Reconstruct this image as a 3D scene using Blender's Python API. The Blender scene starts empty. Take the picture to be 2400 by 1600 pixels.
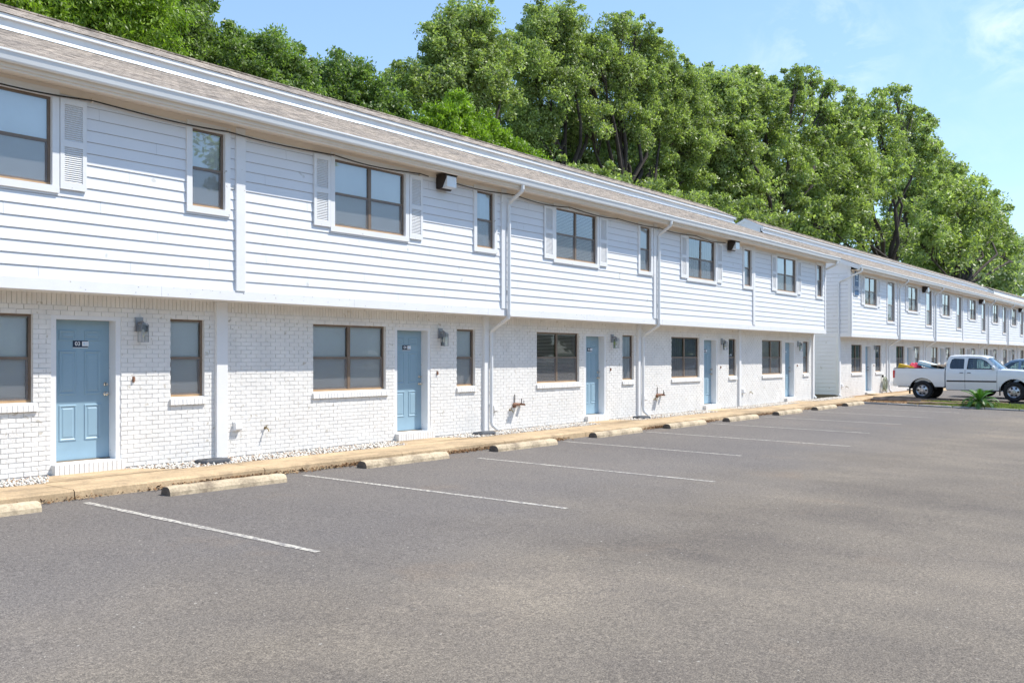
import bpy, math, random
import numpy as np
from mathutils import Vector, Matrix
from mathutils.geometry import tessellate_polygon
random.seed(7); RNG = np.random.default_rng(7)
C = bpy.context.scene.collection
SC = bpy.context.scene
# ------------------------------------------------------------------ camera model
TH = math.radians(37.546); F = 2204.0; EYE = 1.71
CT, ST = math.cos(TH), math.sin(TH)
def at(px, Y):                       # x of the point seen in column px (2400 px wide picture) on the plane y = Y
    t = (px-1200)/F
    return Y*(CT+t*ST)/(ST-t*CT)
def zat(px, py, Y):
    x = at(px, Y); return EYE + (836-py)/F*(x*CT+Y*ST)
cam = bpy.data.cameras.new('camera'); co = bpy.data.objects.new('camera', cam); C.objects.link(co)
co.location = (0, 0, EYE); co.rotation_euler = (math.pi/2, 0, TH-math.pi/2)
cam.sensor_width = 36; cam.lens = 36*F/2400; cam.shift_y = 36/2400; cam.clip_start = .1; cam.clip_end = 2000
SC.camera = co
# ------------------------------------------------------------------ materials
def nt(name):
    m = bpy.data.materials.new(name); m.use_nodes = True
    return m, m.node_tree, m.node_tree.nodes['Principled BSDF']
def N(t, typ, **kw):
    n = t.nodes.new(typ)
    for k, v in kw.items():
        if k in n.inputs.keys() if hasattr(n.inputs, 'keys') else False: n.inputs[k].default_value = v
        else: setattr(n, k, v)
    return n
def noise(t, scale, detail=4, rough=.6, vec=None, sc=None):
    n = t.nodes.new('ShaderNodeTexNoise'); n.inputs['Scale'].default_value = scale
    n.inputs['Detail'].default_value = detail; n.inputs['Roughness'].default_value = rough
    if vec is None:
        tc = t.nodes.new('ShaderNodeTexCoord'); vec = tc.outputs['Object']
    if sc:
        mp = t.nodes.new('ShaderNodeMapping'); mp.inputs['Scale'].default_value = sc
        t.links.new(vec, mp.inputs['Vector']); vec = mp.outputs['Vector']
    t.links.new(vec, n.inputs['Vector']); return n
def ramp(t, src, stops):
    r = t.nodes.new('ShaderNodeValToRGB'); e = r.color_ramp.elements
    while len(e) < len(stops): e.new(.5)
    for i, (p, c) in enumerate(stops):
        e[i].position = p; e[i].color = (*c, 1) if len(c) == 3 else c
    t.links.new(src, r.inputs['Fac']); return r
def mixc(t, fac, a, b, mode='MIX'):
    m = t.nodes.new('ShaderNodeMix'); m.data_type = 'RGBA'; m.blend_type = mode
    for s, v in ((0, fac), (6, a), (7, b)):
        if hasattr(v, 'is_output') or isinstance(v, bpy.types.NodeSocket): t.links.new(v, m.inputs[s])
        else: m.inputs[s].default_value = v if s == 0 else ((*v, 1) if len(v) == 3 else v)
    return m.outputs[2]
def bump(t, bsdf, src, strength=.3, dist=.01):
    b = t.nodes.new('ShaderNodeBump'); b.inputs['Strength'].default_value = strength; b.inputs['Distance'].default_value = dist
    t.links.new(src, b.inputs['Height']); t.links.new(b.outputs['Normal'], bsdf.inputs['Normal']); return b
def paint(name, col, rough=.6, var=.06, scale=3, spec=.4, metal=0, bmp=0, bscale=60, speck=None):
    m, t, b = nt(name)
    n = noise(t, scale)
    r = ramp(t, n.outputs['Fac'], [(.3, tuple(c*(1-var) for c in col)), (.7, tuple(min(1, c*(1+var)) for c in col))])
    out = r.outputs['Color']
    if speck:
        n2 = noise(t, speck[1], 2, .5)
        r2 = ramp(t, n2.outputs['Fac'], [(speck[2], (0, 0, 0)), (speck[2]+.03, (1, 1, 1))])
        out = mixc(t, r2.outputs['Color'], out, speck[0])
    t.links.new(out, b.inputs['Base Color'])
    b.inputs['Roughness'].default_value = rough; b.inputs['Metallic'].default_value = metal
    b.inputs['Specular IOR Level'].default_value = spec
    if bmp: bump(t, b, noise(t, bscale, 3).outputs['Fac'], bmp, .01)
    return m
M = {}
M['trim'] = paint('white_trim_paint', (.80, .80, .80), .55, .03, 2, bmp=.08, speck=((.55, .52, .48), 9, .74))
M['siding'] = paint('white_lap_siding', (.785, .792, .81), .55, .03, .7, bmp=.06, bscale=30, speck=((.62, .62, .60), 3.5, .70))
M['lapgap'] = paint('gap_shade_and_nail_grey', (.42, .43, .45), .8, .1, 4)  # grey backing paints shade into the slots between boards; also colours nail marks
M['brick'] = paint('white_painted_brick', (.82, .80, .765), .7, .06, 3, bmp=.6, bscale=28, speck=((.62, .58, .51), 11, .68))
M['mortar'] = paint('painted_mortar', (.70, .69, .665), .85, .06, 8)
M['brown_base'] = paint('crawl_space_board', (.23, .18, .12), .8, .2, 3)
M['gutter'] = paint('white_aluminium_gutter', (.80, .82, .83), .35, .03, 1.5, spec=.5)
M['spout'] = paint('white_aluminium_spout', (.78, .79, .79), .35, .04, 3, spec=.5)
M['soffit'] = paint('soffit_bounce_tan', (.83, .75, .65), .7, .03, 2)  # tan stands in for warm light bounced up under the eaves
M['bronze'] = paint('bronze_window_frame', (.20, .145, .105), .4, .15, 4, spec=.5)
M['bronze_lit'] = paint('sunlit_bronze_sill', (.45, .29, .16), .45, .15, 4, spec=.5)  # lighter bronze paints sunlight onto the bottom rail of the frame
M['blind'] = paint('blind_slats', (.93, .935, .90), .6, .03, 2)
M['curtain'] = paint('pale_curtain', (.78, .81, .80), .8, .1, 2)
M['greycurtain'] = paint('dim_grey_drape', (.20, .22, .23), .8, .15, 3)
M['screen'] = paint('insect_screen', (.16, .16, .165), .7, .05, 3)
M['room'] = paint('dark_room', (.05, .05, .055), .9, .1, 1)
M['door'] = paint('blue_door_paint', (.27, .405, .50), .42, .05, 1.5, spec=.5)
M['plate'] = paint('navy_plate', (.015, .03, .065), .4, .05, 4)
M['white'] = paint('white_lettering', (.85, .87, .9), .5, .02, 4)
M['nickel'] = paint('satin_nickel', (.65, .6, .52), .25, .05, 4, metal=1)
M['lampmetal'] = paint('grey_lamp_metal', (.36, .37, .40), .35, .08, 6, metal=.6)
M['bulb'] = paint('frosted_bulb', (.85, .82, .7), .3, .02, 5)
M['rust'] = paint('rusty_steel', (.26, .14, .09), .7, .3, 12)
M['dark'] = paint('dark_bronze_housing', (.028, .02, .017), .5, .2, 5)
M['blackplastic'] = paint('dark_grey_plastic', (.06, .065, .075), .5, .15, 4)
M['cable'] = paint('black_cable', (.03, .028, .027), .5, .1, 4)
M['brass'] = paint('aged_brass', (.35, .27, .14), .35, .2, 10, metal=.8)
M['sill'] = paint('painted_rowlock', (.80, .79, .775), .7, .05, 6, bmp=.3, bscale=40)
M['gravel'] = paint('white_pebbles', (.62, .60, .55), .8, .16, 30, bmp=.2, speck=((.34, .21, .12), 26, .56))
M['stripe'] = paint('worn_parking_paint', (.50, .465, .40), .8, .18, 2, speck=((.25, .23, .215), 24, .49))
M['bark'] = paint('grey_brown_bark', (.06, .046, .038), .9, .4, 3, bmp=.6, bscale=12)
M['timber'] = paint('weathered_timber', (.16, .125, .105), .85, .35, 4, bmp=.5, bscale=14)
M['timber2'] = paint('brown_log', (.33, .23, .15), .85, .3, 3, bmp=.5, bscale=14)
M['stone'] = paint('grey_edging_stone', (.30, .29, .28), .85, .2, 3, bmp=.4, bscale=14)
M['litter'] = paint('dry_leaves', (.20, .105, .045), .85, .5, 25)
M['flash'] = paint('galvanised_flashing', (.62, .67, .72), .28, .12, 6, metal=.7)
M['hoseg'] = paint('pale_green_hose', (.34, .37, .26), .4, .1, 6)
M['cardboard'] = paint('cardboard', (.76, .58, .42), .8, .06, 4)
M['yellow'] = paint('yellow_card', (.75, .48, .04), .6, .06, 4)
M['red'] = paint('red_cloth', (.75, .07, .12), .7, .1, 4)
M['pink'] = paint('pale_pink_sheet', (.86, .60, .66), .7, .05, 4)
M['palefoam'] = paint('pale_blue_foam_board', (.72, .86, .90), .6, .03, 4)
M['bluef'] = paint('blue_board_edge', (.20, .42, .55), .6, .05, 4)
M['truck'] = paint('white_car_paint', (.83, .83, .82), .22, .01, 1, spec=.6)
M['truck'].node_tree.nodes['Principled BSDF'].inputs['Coat Weight'].default_value = .6
M['carblue'] = paint('blue_grey_car_paint', (.22, .30, .38), .25, .02, 1, spec=.6, metal=.3)
M['rubber'] = paint('black_rubber', (.022, .022, .024), .75, .15, 10, spec=.3)
M['alloy'] = paint('silver_alloy', (.50, .50, .52), .28, .04, 6, metal=.85)
M['blacktrim'] = paint('black_trim', (.02, .02, .022), .5, .1, 5)
M['seat'] = paint('grey_seat', (.12, .13, .15), .8, .1, 5)
M['redlens'] = paint('red_lens', (.6, .015, .02), .15, .05, 4, spec=.8)
M['clearlens'] = paint('clear_lens', (.75, .78, .8), .1, .03, 4, spec=.8)
M['chrome'] = paint('chrome', (.75, .75, .77), .15, .03, 4, metal=1)
M['signblue'] = paint('sign_blue', (.035, .10, .22), .45, .04, 2)
M['signlight'] = paint('sign_pale_blue', (.55, .68, .82), .45, .03, 2)
def glass(name, tint, base, gain, rough=.0):
    m = bpy.data.materials.new(name); m.use_nodes = True; t = m.node_tree
    for n in list(t.nodes): t.nodes.remove(n)
    o = t.nodes.new('ShaderNodeOutputMaterial'); mx = t.nodes.new('ShaderNodeMixShader')
    tr = t.nodes.new('ShaderNodeBsdfTransparent'); tr.inputs['Color'].default_value = (*tint, 1)
    gl = t.nodes.new('ShaderNodeBsdfGlossy'); gl.inputs['Roughness'].default_value = rough; gl.inputs['Color'].default_value = (.92, .96, 1, 1)
    fr = t.nodes.new('ShaderNodeFresnel'); fr.inputs['IOR'].default_value = 1.5
    ma = t.nodes.new('ShaderNodeMath'); ma.operation = 'MULTIPLY_ADD'; ma.use_clamp = True
    ma.inputs[1].default_value = gain; ma.inputs[2].default_value = base
    t.links.new(fr.outputs[0], ma.inputs[0]); t.links.new(ma.outputs[0], mx.inputs['Fac'])
    t.links.new(tr.outputs[0], mx.inputs[1]); t.links.new(gl.outputs[0], mx.inputs[2]); t.links.new(mx.outputs[0], o.inputs['Surface'])
    # wavy old glass
    nn = noise(t, 1.1, 2); bb = t.nodes.new('ShaderNodeBump'); bb.inputs['Strength'].default_value = .006; bb.inputs['Distance'].default_value = .05
    t.links.new(nn.outputs['Fac'], bb.inputs['Height']); t.links.new(bb.outputs[0], gl.inputs['Normal'])
    return m
M['glass'] = glass('window_glass', (.95, .97, .98), .10, 1.5)
M['glass_low'] = glass('ground_floor_glass', (.97, .98, .98), .0, 1.0)
M['carglass'] = glass('car_glass', (.42, .55, .55), .06, 1.3)
M['darkglass'] = glass('tinted_car_glass', (.05, .07, .10), .06, 1.2)
M['clearglass'] = glass('lantern_glass', (.95, .96, .97), .05, 1.0)
def screenmesh():
    m = bpy.data.materials.new('insect_screen_mesh'); m.use_nodes = True; t = m.node_tree; b = t.nodes['Principled BSDF']; o = t.nodes['Material Output']
    b.inputs['Base Color'].default_value = (.30, .30, .31, 1); b.inputs['Roughness'].default_value = .8
    tr = t.nodes.new('ShaderNodeBsdfTransparent'); mx = t.nodes.new('ShaderNodeMixShader'); mx.inputs['Fac'].default_value = .32
    t.links.new(tr.outputs[0], mx.inputs[1]); t.links.new(b.outputs[0], mx.inputs[2]); t.links.new(mx.outputs[0], o.inputs['Surface']); return m
M['screenmesh'] = screenmesh()
def shingle():
    m, t, b = nt('brown_asphalt_shingles')
    tc = t.nodes.new('ShaderNodeTexCoord'); mp = t.nodes.new('ShaderNodeMapping'); mp.inputs['Scale'].default_value = (1, 1, 0); mp.inputs['Location'].default_value = (0, .54, 0)
    t.links.new(tc.outputs['Object'], mp.inputs[0])
    br = t.nodes.new('ShaderNodeTexBrick'); br.inputs['Scale'].default_value = 1
    br.inputs['Brick Width'].default_value = .17; br.inputs['Row Height'].default_value = .1373; br.inputs['Mortar Size'].default_value = .005
    br.inputs['Color1'].default_value = (.44, .38, .325, 1); br.inputs['Color2'].default_value = (.27, .235, .20, 1); br.inputs['Mortar'].default_value = (.15, .12, .10, 1)
    br.inputs['Bias'].default_value = -.1; br.offset = .37; br.offset_frequency = 2
    t.links.new(mp.outputs[0], br.inputs['Vector'])
    n = noise(t, 11, 3, .75, sc=(.3, 1.3, 1)); r = ramp(t, n.outputs['Fac'], [(.38, (.30, .29, .28)), (.50, (.95, .94, .92)), (.62, (1.32, 1.30, 1.26))])
    c = mixc(t, .9, br.outputs['Color'], r.outputs['Color'], 'MULTIPLY')
    n3 = noise(t, .35, 3); r3 = ramp(t, n3.outputs['Fac'], [(.3, (.85, .85, .86)), (.7, (1.1, 1.08, 1.05))])
    c = mixc(t, 1, c, r3.outputs['Color'], 'MULTIPLY')
    t.links.new(c, b.inputs['Base Color']); b.inputs['Roughness'].default_value = .9
    bump(t, b, br.outputs['Fac'], -.7, .02)
    return m
M['shingle'] = shingle()
def asphalt():
    m, t, b = nt('worn_asphalt')
    tc = t.nodes.new('ShaderNodeTexCoord'); V = tc.outputs['Object']
    big = noise(t, .16, 5, .55, V); mid = noise(t, 1.1, 5, .65, V, (1, .5, 1))
    base = ramp(t, big.outputs['Fac'], [(.32, (.140, .122, .106)), (.5, (.188, .164, .138)), (.68, (.240, .207, .170))])
    md = ramp(t, mid.outputs['Fac'], [(.3, (.86, .86, .88)), (.7, (1.12, 1.11, 1.08))])
    c = mixc(t, 1, base.outputs['Color'], md.outputs['Color'], 'MULTIPLY')
    # newer smooth grey coat by the stalls (y > 7), coarser aggregate further out
    sp = t.nodes.new('ShaderNodeSeparateXYZ'); t.links.new(V, sp.inputs[0])
    ed = noise(t, .5, 3, .5, V)
    ma = t.nodes.new('ShaderNodeMath'); ma.operation = 'MULTIPLY_ADD'; ma.inputs[1].default_value = 3.0
    t.links.new(ed.outputs['Fac'], ma.inputs[0]); t.links.new(sp.outputs['Y'], ma.inputs[2])
    stall = t.nodes.new('ShaderNodeMapRange'); stall.inputs['From Min'].default_value = 6.6; stall.inputs['From Max'].default_value = 9.4
    t.links.new(ma.outputs[0], stall.inputs['Value'])
    c = mixc(t, stall.outputs[0], c, mixc(t, .7, c, (.165, .153, .149)))
    # tan stains
    st = noise(t, .55, 4, .6, V); sr = ramp(t, st.outputs['Fac'], [(.62, (0, 0, 0)), (.78, (.4, .4, .4))])
    c = mixc(t, sr.outputs['Color'], c, (.25, .19, .14))
    # aggregate
    for sc_, lo, hi, k in ((72, .37, .63, 1.0), (26, .35, .65, .55), (150, .36, .64, 1.0)):
        a = noise(t, sc_, 2, .7, V); ar = ramp(t, a.outputs['Fac'], [(lo, (.66, .66, .67)), (hi, (1.31, 1.30, 1.27))])
        c = mixc(t, k, c, ar.outputs['Color'], 'MULTIPLY')
    vo = t.nodes.new('ShaderNodeTexVoronoi'); vo.inputs['Scale'].default_value = 55; t.links.new(V, vo.inputs['Vector'])
    vr = ramp(t, vo.outputs['Color'], [(.955, (0, 0, 0)), (.97, (.8, .8, .8))])
    c = mixc(t, vr.outputs['Color'], c, (.42, .39, .34))
    # thin cracks / seams
    wn = noise(t, .8, 4, .6, V); wv = t.nodes.new('ShaderNodeTexVoronoi'); wv.feature = 'DISTANCE_TO_EDGE'; wv.inputs['Scale'].default_value = .16
    vm = t.nodes.new('ShaderNodeVectorMath'); vm.operation = 'MULTIPLY_ADD'; vm.inputs[1].default_value = (1.6, 1.6, 0)
    t.links.new(wn.outputs['Color'], vm.inputs[0]); t.links.new(V, vm.inputs[2]); t.links.new(vm.outputs[0], wv.inputs['Vector'])
    cr = ramp(t, wv.outputs['Distance'], [(.0, (1, 1, 1)), (.0028, (0, 0, 0))])
    gate = noise(t, .3, 2, .5, V); gr = ramp(t, gate.outputs['Fac'], [(.5, (0, 0, 0)), (.6, (.28, .28, .28))])
    cc = mixc(t, 1, cr.outputs['Color'], gr.outputs['Color'], 'MULTIPLY')
    c = mixc(t, cc, c, (.06, .058, .06))
    t.links.new(c, b.inputs['Base Color']); b.inputs['Roughness'].default_value = .92; b.inputs['Specular IOR Level'].default_value = .2
    bump(t, b, noise(t, 85, 2, .7, V).outputs['Fac'], .55, .01)
    return m
M['asphalt'] = asphalt()
def concrete(name, col, stain=0):
    m, t, b = nt(name)
    n = noise(t, .9, 5, .65, sc=(.5, 1.6, 1)); n2 = noise(t, 30, 4, .7)
    r = ramp(t, n.outputs['Fac'], [(.30, tuple(c*.50 for c in col)), (.48, tuple(c*.92 for c in col)), (.70, tuple(min(1, c*1.2) for c in col))])
    r2 = ramp(t, n2.outputs['Fac'], [(.3, (.78, .76, .74)), (.65, (1.1, 1.1, 1.1))])
    c = mixc(t, 1, r.outputs['Color'], r2.outputs['Color'], 'MULTIPLY')
    if stain:
        n4 = noise(t, 2.6, 5, .7); r4 = ramp(t, n4.outputs['Fac'], [(.50, (0, 0, 0)), (.68, (stain,)*3)]); c = mixc(t, r4.outputs['Color'], c, (.16, .12, .085))
    t.links.new(c, b.inputs['Base Color']); b.inputs['Roughness'].default_value = .9
    bump(t, b, n2.outputs['Fac'], .5, .01); return m
M['walk'] = concrete('sandy_concrete', (.53, .39, .235), .45)
M['stop'] = concrete('pale_sandy_concrete', (.55, .45, .31), .75)
M['stopend'] = concrete('dark_concrete_end', (.17, .14, .115))  # end faces darker than the rest of the stop
M['soil'] = paint('mulch_and_soil', (.27, .17, .085), .95, .35, 5, bmp=.6, bscale=20)
M['lawn'] = paint('lawn_ground', (.12, .17, .04), .95, .3, 3, bmp=.5, bscale=20)
M['ground'] = paint('distant_ground', (.10, .12, .05), .95, .3, .2)
def leafmat(name, dark, light, tr=.35, gloss=.25):
    m, t, b = nt(name)
    at_ = t.nodes.new('ShaderNodeAttribute'); at_.attribute_name = 'tint'
    r = ramp(t, at_.outputs['Fac'], [(0, dark), (.6, light), (1, tuple(min(1, c*1.25) for c in light))])
    t.links.new(r.outputs['Color'], b.inputs['Base Color']); b.inputs['Roughness'].default_value = .48
    b.inputs['Specular IOR Level'].default_value = gloss*2
    tl = t.nodes.new('ShaderNodeBsdfTranslucent'); tcol = mixc(t, 1, r.outputs['Color'], (1.5, 1.8, .7), 'MULTIPLY'); t.links.new(tcol, tl.inputs['Color'])
    mx = t.nodes.new('ShaderNodeMixShader'); mx.inputs['Fac'].default_value = tr
    out = [n for n in t.nodes if n.type == 'OUTPUT_MATERIAL'][0]
    t.links.new(b.outputs[0], mx.inputs[1]); t.links.new(tl.outputs[0], mx.inputs[2]); t.links.new(mx.outputs[0], out.inputs['Surface'])
    return m
M['leaf_yellow'] = leafmat('leaves_yellow_green', (.09, .15, .018), (.24, .34, .045))
M['leaf_bright'] = leafmat('leaves_bright_green', (.11, .18, .015), (.25, .36, .04))
M['leaf_oak'] = leafmat('leaves_oak_green', (.115, .15, .045), (.36, .415, .17))
M['leaf_dark'] = leafmat('leaves_dark_green', (.07, .11, .03), (.21, .285, .085))
M['leaf_pale'] = leafmat('leaves_greyish_green', (.13, .16, .09), (.36, .40, .24))
M['frond'] = leafmat('palm_frond_green', (.03, .09, .015), (.075, .18, .03), .2)
M['blade'] = leafmat('grass_blades', (.10, .13, .035), (.24, .27, .08), .25)
# ------------------------------------------------------------------ mesh builder
class MB:
    def __init__(s): s.v = []; s.f = []; s.m = []
    def face(s, pts, m=0):
        i = len(s.v); s.v += [tuple(p) for p in pts]; s.f.append(tuple(range(i, i+len(pts)))); s.m.append(m)
    def box(s, x0, x1, y0, y1, z0, z1, m=0, skip=''):
        i = len(s.v)
        s.v += [(x0, y0, z0), (x1, y0, z0), (x1, y1, z0), (x0, y1, z0), (x0, y0, z1), (x1, y0, z1), (x1, y1, z1), (x0, y1, z1)]
        for k, q in (('b', (3, 2, 1, 0)), ('t', (4, 5, 6, 7)), ('f', (0, 1, 5, 4)), ('k', (2, 3, 7, 6)), ('l', (3, 0, 4, 7)), ('r', (1, 2, 6, 5))):
            if k not in skip: s.f.append(tuple(i+j for j in q)); s.m.append(m)
    def loft(s, rings, m=0, close=True, caps=True):
        i = len(s.v); n = len(rings[0])
        for r in rings: s.v += [tuple(p) for p in r]
        for a in range(len(rings)-1):
            for b in range(n if close else n-1):
                c = (b+1) % n
                s.f.append((i+a*n+b, i+a*n+c, i+(a+1)*n+c, i+(a+1)*n+b)); s.m.append(m)
        if caps and close:
            s.f.append(tuple(i+k for k in range(n))[::-1]); s.m.append(m)
            s.f.append(tuple(i+(len(rings)-1)*n+k for k in range(n))); s.m.append(m)
    def tube(s, pts, r, n=8, m=0, flat=1.0, caps=True):
        pts = [Vector(p) for p in pts]; rings = []
        rr = r if isinstance(r, (list, tuple)) else [r]*len(pts)
        for i, p in enumerate(pts):
            d = (pts[min(i+1, len(pts)-1)]-pts[max(i-1, 0)]).normalized()
            up = Vector((1, 0, 0)) if abs(d.x) < .8 else Vector((0, 1, 0))
            a = (up-d*up.dot(d)).normalized(); b = d.cross(a)
            rings.append([p+a*math.cos(k*2*math.pi/n+.39)*rr[i]+b*math.sin(k*2*math.pi/n+.39)*rr[i]*flat for k in range(n)])
        s.loft(rings, m, True, caps)
    def lathe(s, prof, n=24, m=0, axis='y', c=(0, 0, 0), caps=True):       # prof: (radius, along)
        rings = []
        for r, a in prof:
            ring = []
            for k in range(n):
                w = 2*math.pi*k/n
                if axis == 'y': ring.append((c[0]+r*math.cos(w), c[1]+a, c[2]+r*math.sin(w)))
                else: ring.append((c[0]+r*math.cos(w), c[1]+r*math.sin(w), c[2]+a))
            rings.append(ring)
        s.loft(rings, m, True, caps)
    def build(s, name, mats, parent=None, loc=(0, 0, 0), smooth=False, bevel=0):
        me = bpy.data.meshes.new(name); me.from_pydata(s.v, [], s.f)
        for q in (mats if isinstance(mats, (list, tuple)) else [mats]): me.materials.append(M[q] if isinstance(q, str) else q)
        me.polygons.foreach_set('material_index', s.m)
        if smooth: me.polygons.foreach_set('use_smooth', [True]*len(s.f))
        me.update()
        o = bpy.data.objects.new(name, me); C.objects.link(o); o.location = loc
        if parent: o.parent = parent
        if smooth == 'auto' or bevel:
            if bevel:
                md = o.modifiers.new('bevel', 'BEVEL'); md.width = bevel; md.segments = 2; md.limit_method = 'ANGLE'
        return o
def merged(o, d=.0005):
    import bmesh
    bm = bmesh.new(); bm.from_mesh(o.data); bmesh.ops.remove_doubles(bm, verts=bm.verts, dist=d); bm.to_mesh(o.data); bm.free(); return o
def fast(name, V_, F_, mats, parent=None, tint=None, loc=(0, 0, 0)):
    me = bpy.data.meshes.new(name); k = F_.shape[1]
    me.vertices.add(len(V_)); me.vertices.foreach_set('co', V_.astype(np.float32).ravel())
    me.loops.add(F_.size); me.loops.foreach_set('vertex_index', F_.astype(np.int32).ravel())
    me.polygons.add(len(F_)); me.polygons.foreach_set('loop_start', np.arange(0, F_.size, k, dtype=np.int32))
    me.polygons.foreach_set('loop_total', np.full(len(F_), k, dtype=np.int32))
    for q in (mats if isinstance(mats, list) else [mats]): me.materials.append(M[q])
    if tint is not None:
        a = me.attributes.new('tint', 'FLOAT', 'POINT'); a.data.foreach_set('value', tint.astype(np.float32))
    me.update(calc_edges=True); me.validate()
    o = bpy.data.objects.new(name, me); C.objects.link(o); o.location = loc
    if parent: o.parent = parent
    return o
def root(name, loc, label, cat, group=None, rz=0):
    o = bpy.data.objects.new(name, None); C.objects.link(o); o.location = loc; o.rotation_euler = (0, 0, rz); o.empty_display_size = .3
    return tag(o, label, cat, group)
def tag(o, label=None, cat=None, group=None, kind=None):
    if label: o['label'] = label
    if cat: o['category'] = cat
    if group: o['group'] = group
    if kind: o['kind'] = kind
    return o
def copy_tree(o, parent, loc=None):
    c = o.copy(); C.objects.link(c); c.parent = parent
    if loc is not None: c.location = loc
    for ch in o.children: copy_tree(ch, c)
    return c
def text_mesh(s, size, name, mat, parent, loc, depth=.002, sx=1.0, bold=0.0):
    cu = bpy.data.curves.new(name, 'FONT'); cu.body = s; cu.size = size; cu.extrude = depth; cu.offset = bold; cu.align_x = 'CENTER'; cu.align_y = 'CENTER'
    to = bpy.data.objects.new(name+'_src', cu); C.objects.link(to); bpy.context.view_layer.update()
    me = bpy.data.meshes.new_from_object(to.evaluated_get(bpy.context.evaluated_depsgraph_get()))
    bpy.data.objects.remove(to)
    me.transform(Matrix.Scale(sx, 4, (1, 0, 0))); me.transform(Matrix.Rotation(math.pi/2, 4, 'X'))
    me.materials.clear(); me.materials.append(M[mat])
    o = bpy.data.objects.new(name, me); C.objects.link(o); o.parent = parent; o.location = loc; return o
# ------------------------------------------------------------------ windows, doors and fittings (built once, then copied)
PR = {}
HOLD = bpy.data.objects.new('prototype_holder', None)
def rects(x0, x1, z0, z1, holes):
    xs = sorted({x0, x1, *[min(max(h[0], x0), x1) for h in holes], *[min(max(h[1], x0), x1) for h in holes]})
    zs = sorted({z0, z1, *[min(max(h[2], z0), z1) for h in holes], *[min(max(h[3], z0), z1) for h in holes]})
    for a, b in zip(xs, xs[1:]):
        run = None
        for c, d in zip(zs, zs[1:]):
            mx, mz = (a+b)/2, (c+d)/2
            if any(h[0] < mx < h[1] and h[2] < mz < h[3] for h in holes):
                if run: yield (a, b, *run)
                run = None
            else: run = (run[0], d) if run else (c, d)
        if run: yield (a, b, *run)
def window(w, h, double, casing, blind, rail=.5):
    """origin: lower left corner of the frame on the outer wall plane; y grows inwards"""
    key = (w, h, double, casing, blind, rail)
    if key in PR: return PR[key]
    fy = .02 if casing else .055; t = .035
    f = MB()
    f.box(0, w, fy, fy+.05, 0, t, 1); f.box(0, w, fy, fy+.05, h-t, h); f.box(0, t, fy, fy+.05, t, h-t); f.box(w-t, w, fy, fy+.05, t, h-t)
    zr = h*rail
    cols = [(t, w-t)]
    if double:
        f.box(w/2-.035, w/2+.035, fy-.004, fy+.05, t, h-t, 0); cols = [(t, w/2-.035), (w/2+.035, w-t)]
    for a, b in cols:
        f.box(a, b, fy+.008, fy+.045, zr-.022, zr+.022, 0)
        f.box(a, a+.022, fy+.015, fy+.045, t, zr-.022, 0); f.box(b-.022, b, fy+.015, fy+.045, t, zr-.022, 0); f.box(a+.022, b-.022, fy+.015, fy+.045, t, t+.025, 0)
    o = f.build('window', ['bronze', 'bronze_lit'], None); C.objects.unlink(o)
    g = MB()
    for a, b in cols:
        for (z0, z1, yy) in ((t, zr, fy+.03), (zr, h-t, fy+.018)):
            k = RNG.uniform(-.006, .006)
            g.face([(a, yy, z0), (b, yy, z0), (b, yy+k, z1), (a, yy+k, z1)])
    go = g.build('pane', 'glass' if casing else 'glass_low', o); C.objects.unlink(go)
    b_ = MB()
    yb = fy+.060
    if blind == 'shade':                              # white covering close behind the glass, also imitates bright sky reflection
        for a, b in cols: b_.face([(a, fy+.036, t), (b, fy+.036, t), (b, fy+.036, h-t), (a, fy+.036, h-t)])
        mb = 'blind'
    elif blind in ('curtain', 'bare'):
        n = 40
        for i in range(n):
            xa, xb = t+(w-2*t)*i/n, t+(w-2*t)*(i+1)/n
            ya, yc = yb+.010*math.sin(i*1.9), yb+.010*math.sin((i+1)*1.9)
            b_.face([(xa, ya, t), (xb, yc, t), (xb, yc, h-t), (xa, ya, h-t)])
        mb = 'curtain' if blind == 'curtain' else 'greycurtain'
    else:
        tilt = {'closed': 1.3, 'half': .75, 'open': .45}[blind]; p = .036; zz = h-t-.03; ph = .0185
        zmin = t+.02
        for a, b in cols:
            zz = h-t-.03
            while zz > zmin:
                dz = ph*math.sin(tilt)*1.15; dy = ph*math.cos(tilt)
                b_.face([(a, yb+dy, zz-dz), (b, yb+dy, zz-dz), (b, yb-dy, zz+dz), (a, yb-dy, zz+dz)])
                zz -= p
            b_.box(a, b, yb-.02, yb+.02, h-t-.02, h-t+.01)
        mb = 'blind'
    bo = b_.build('blind', mb, o); C.objects.unlink(bo)
    s_ = MB()
    for a, b in cols: s_.face([(a+.004, fy+.006, t), (b-.004, fy+.006, t), (b-.004, fy+.006, zr-.01), (a+.004, fy+.006, zr-.01)])
    so_ = s_.build('insect_screen', 'screenmesh', o); C.objects.unlink(so_)
    if casing:
        ca = .10; c = MB(); y0 = -.045
        c.box(-ca, w+ca, y0, fy+.05, h, h+ca+.01); c.box(-ca, w+ca, y0, fy+.05, -ca, 0); c.box(-ca, 0, y0+.003, fy+.05, 0, h); c.box(w, w+ca, y0+.003, fy+.05, 0, h)
        cob = c.build('casing', 'trim', o); C.objects.unlink(cob)
    PR[key] = o; return o
def place(proto, parent, loc):
    def rec(src, par, l=None):
        c = src.copy(); C.objects.link(c); c.parent = par
        if l is not None: c.location = l
        for ch in kids.get(src.name, []): rec(ch, c)
        return c
    kids = {}
    for o in bpy.data.objects:
        if o.parent: kids.setdefault(o.parent.name, []).append(o)
    return rec(proto, parent, loc)
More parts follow.
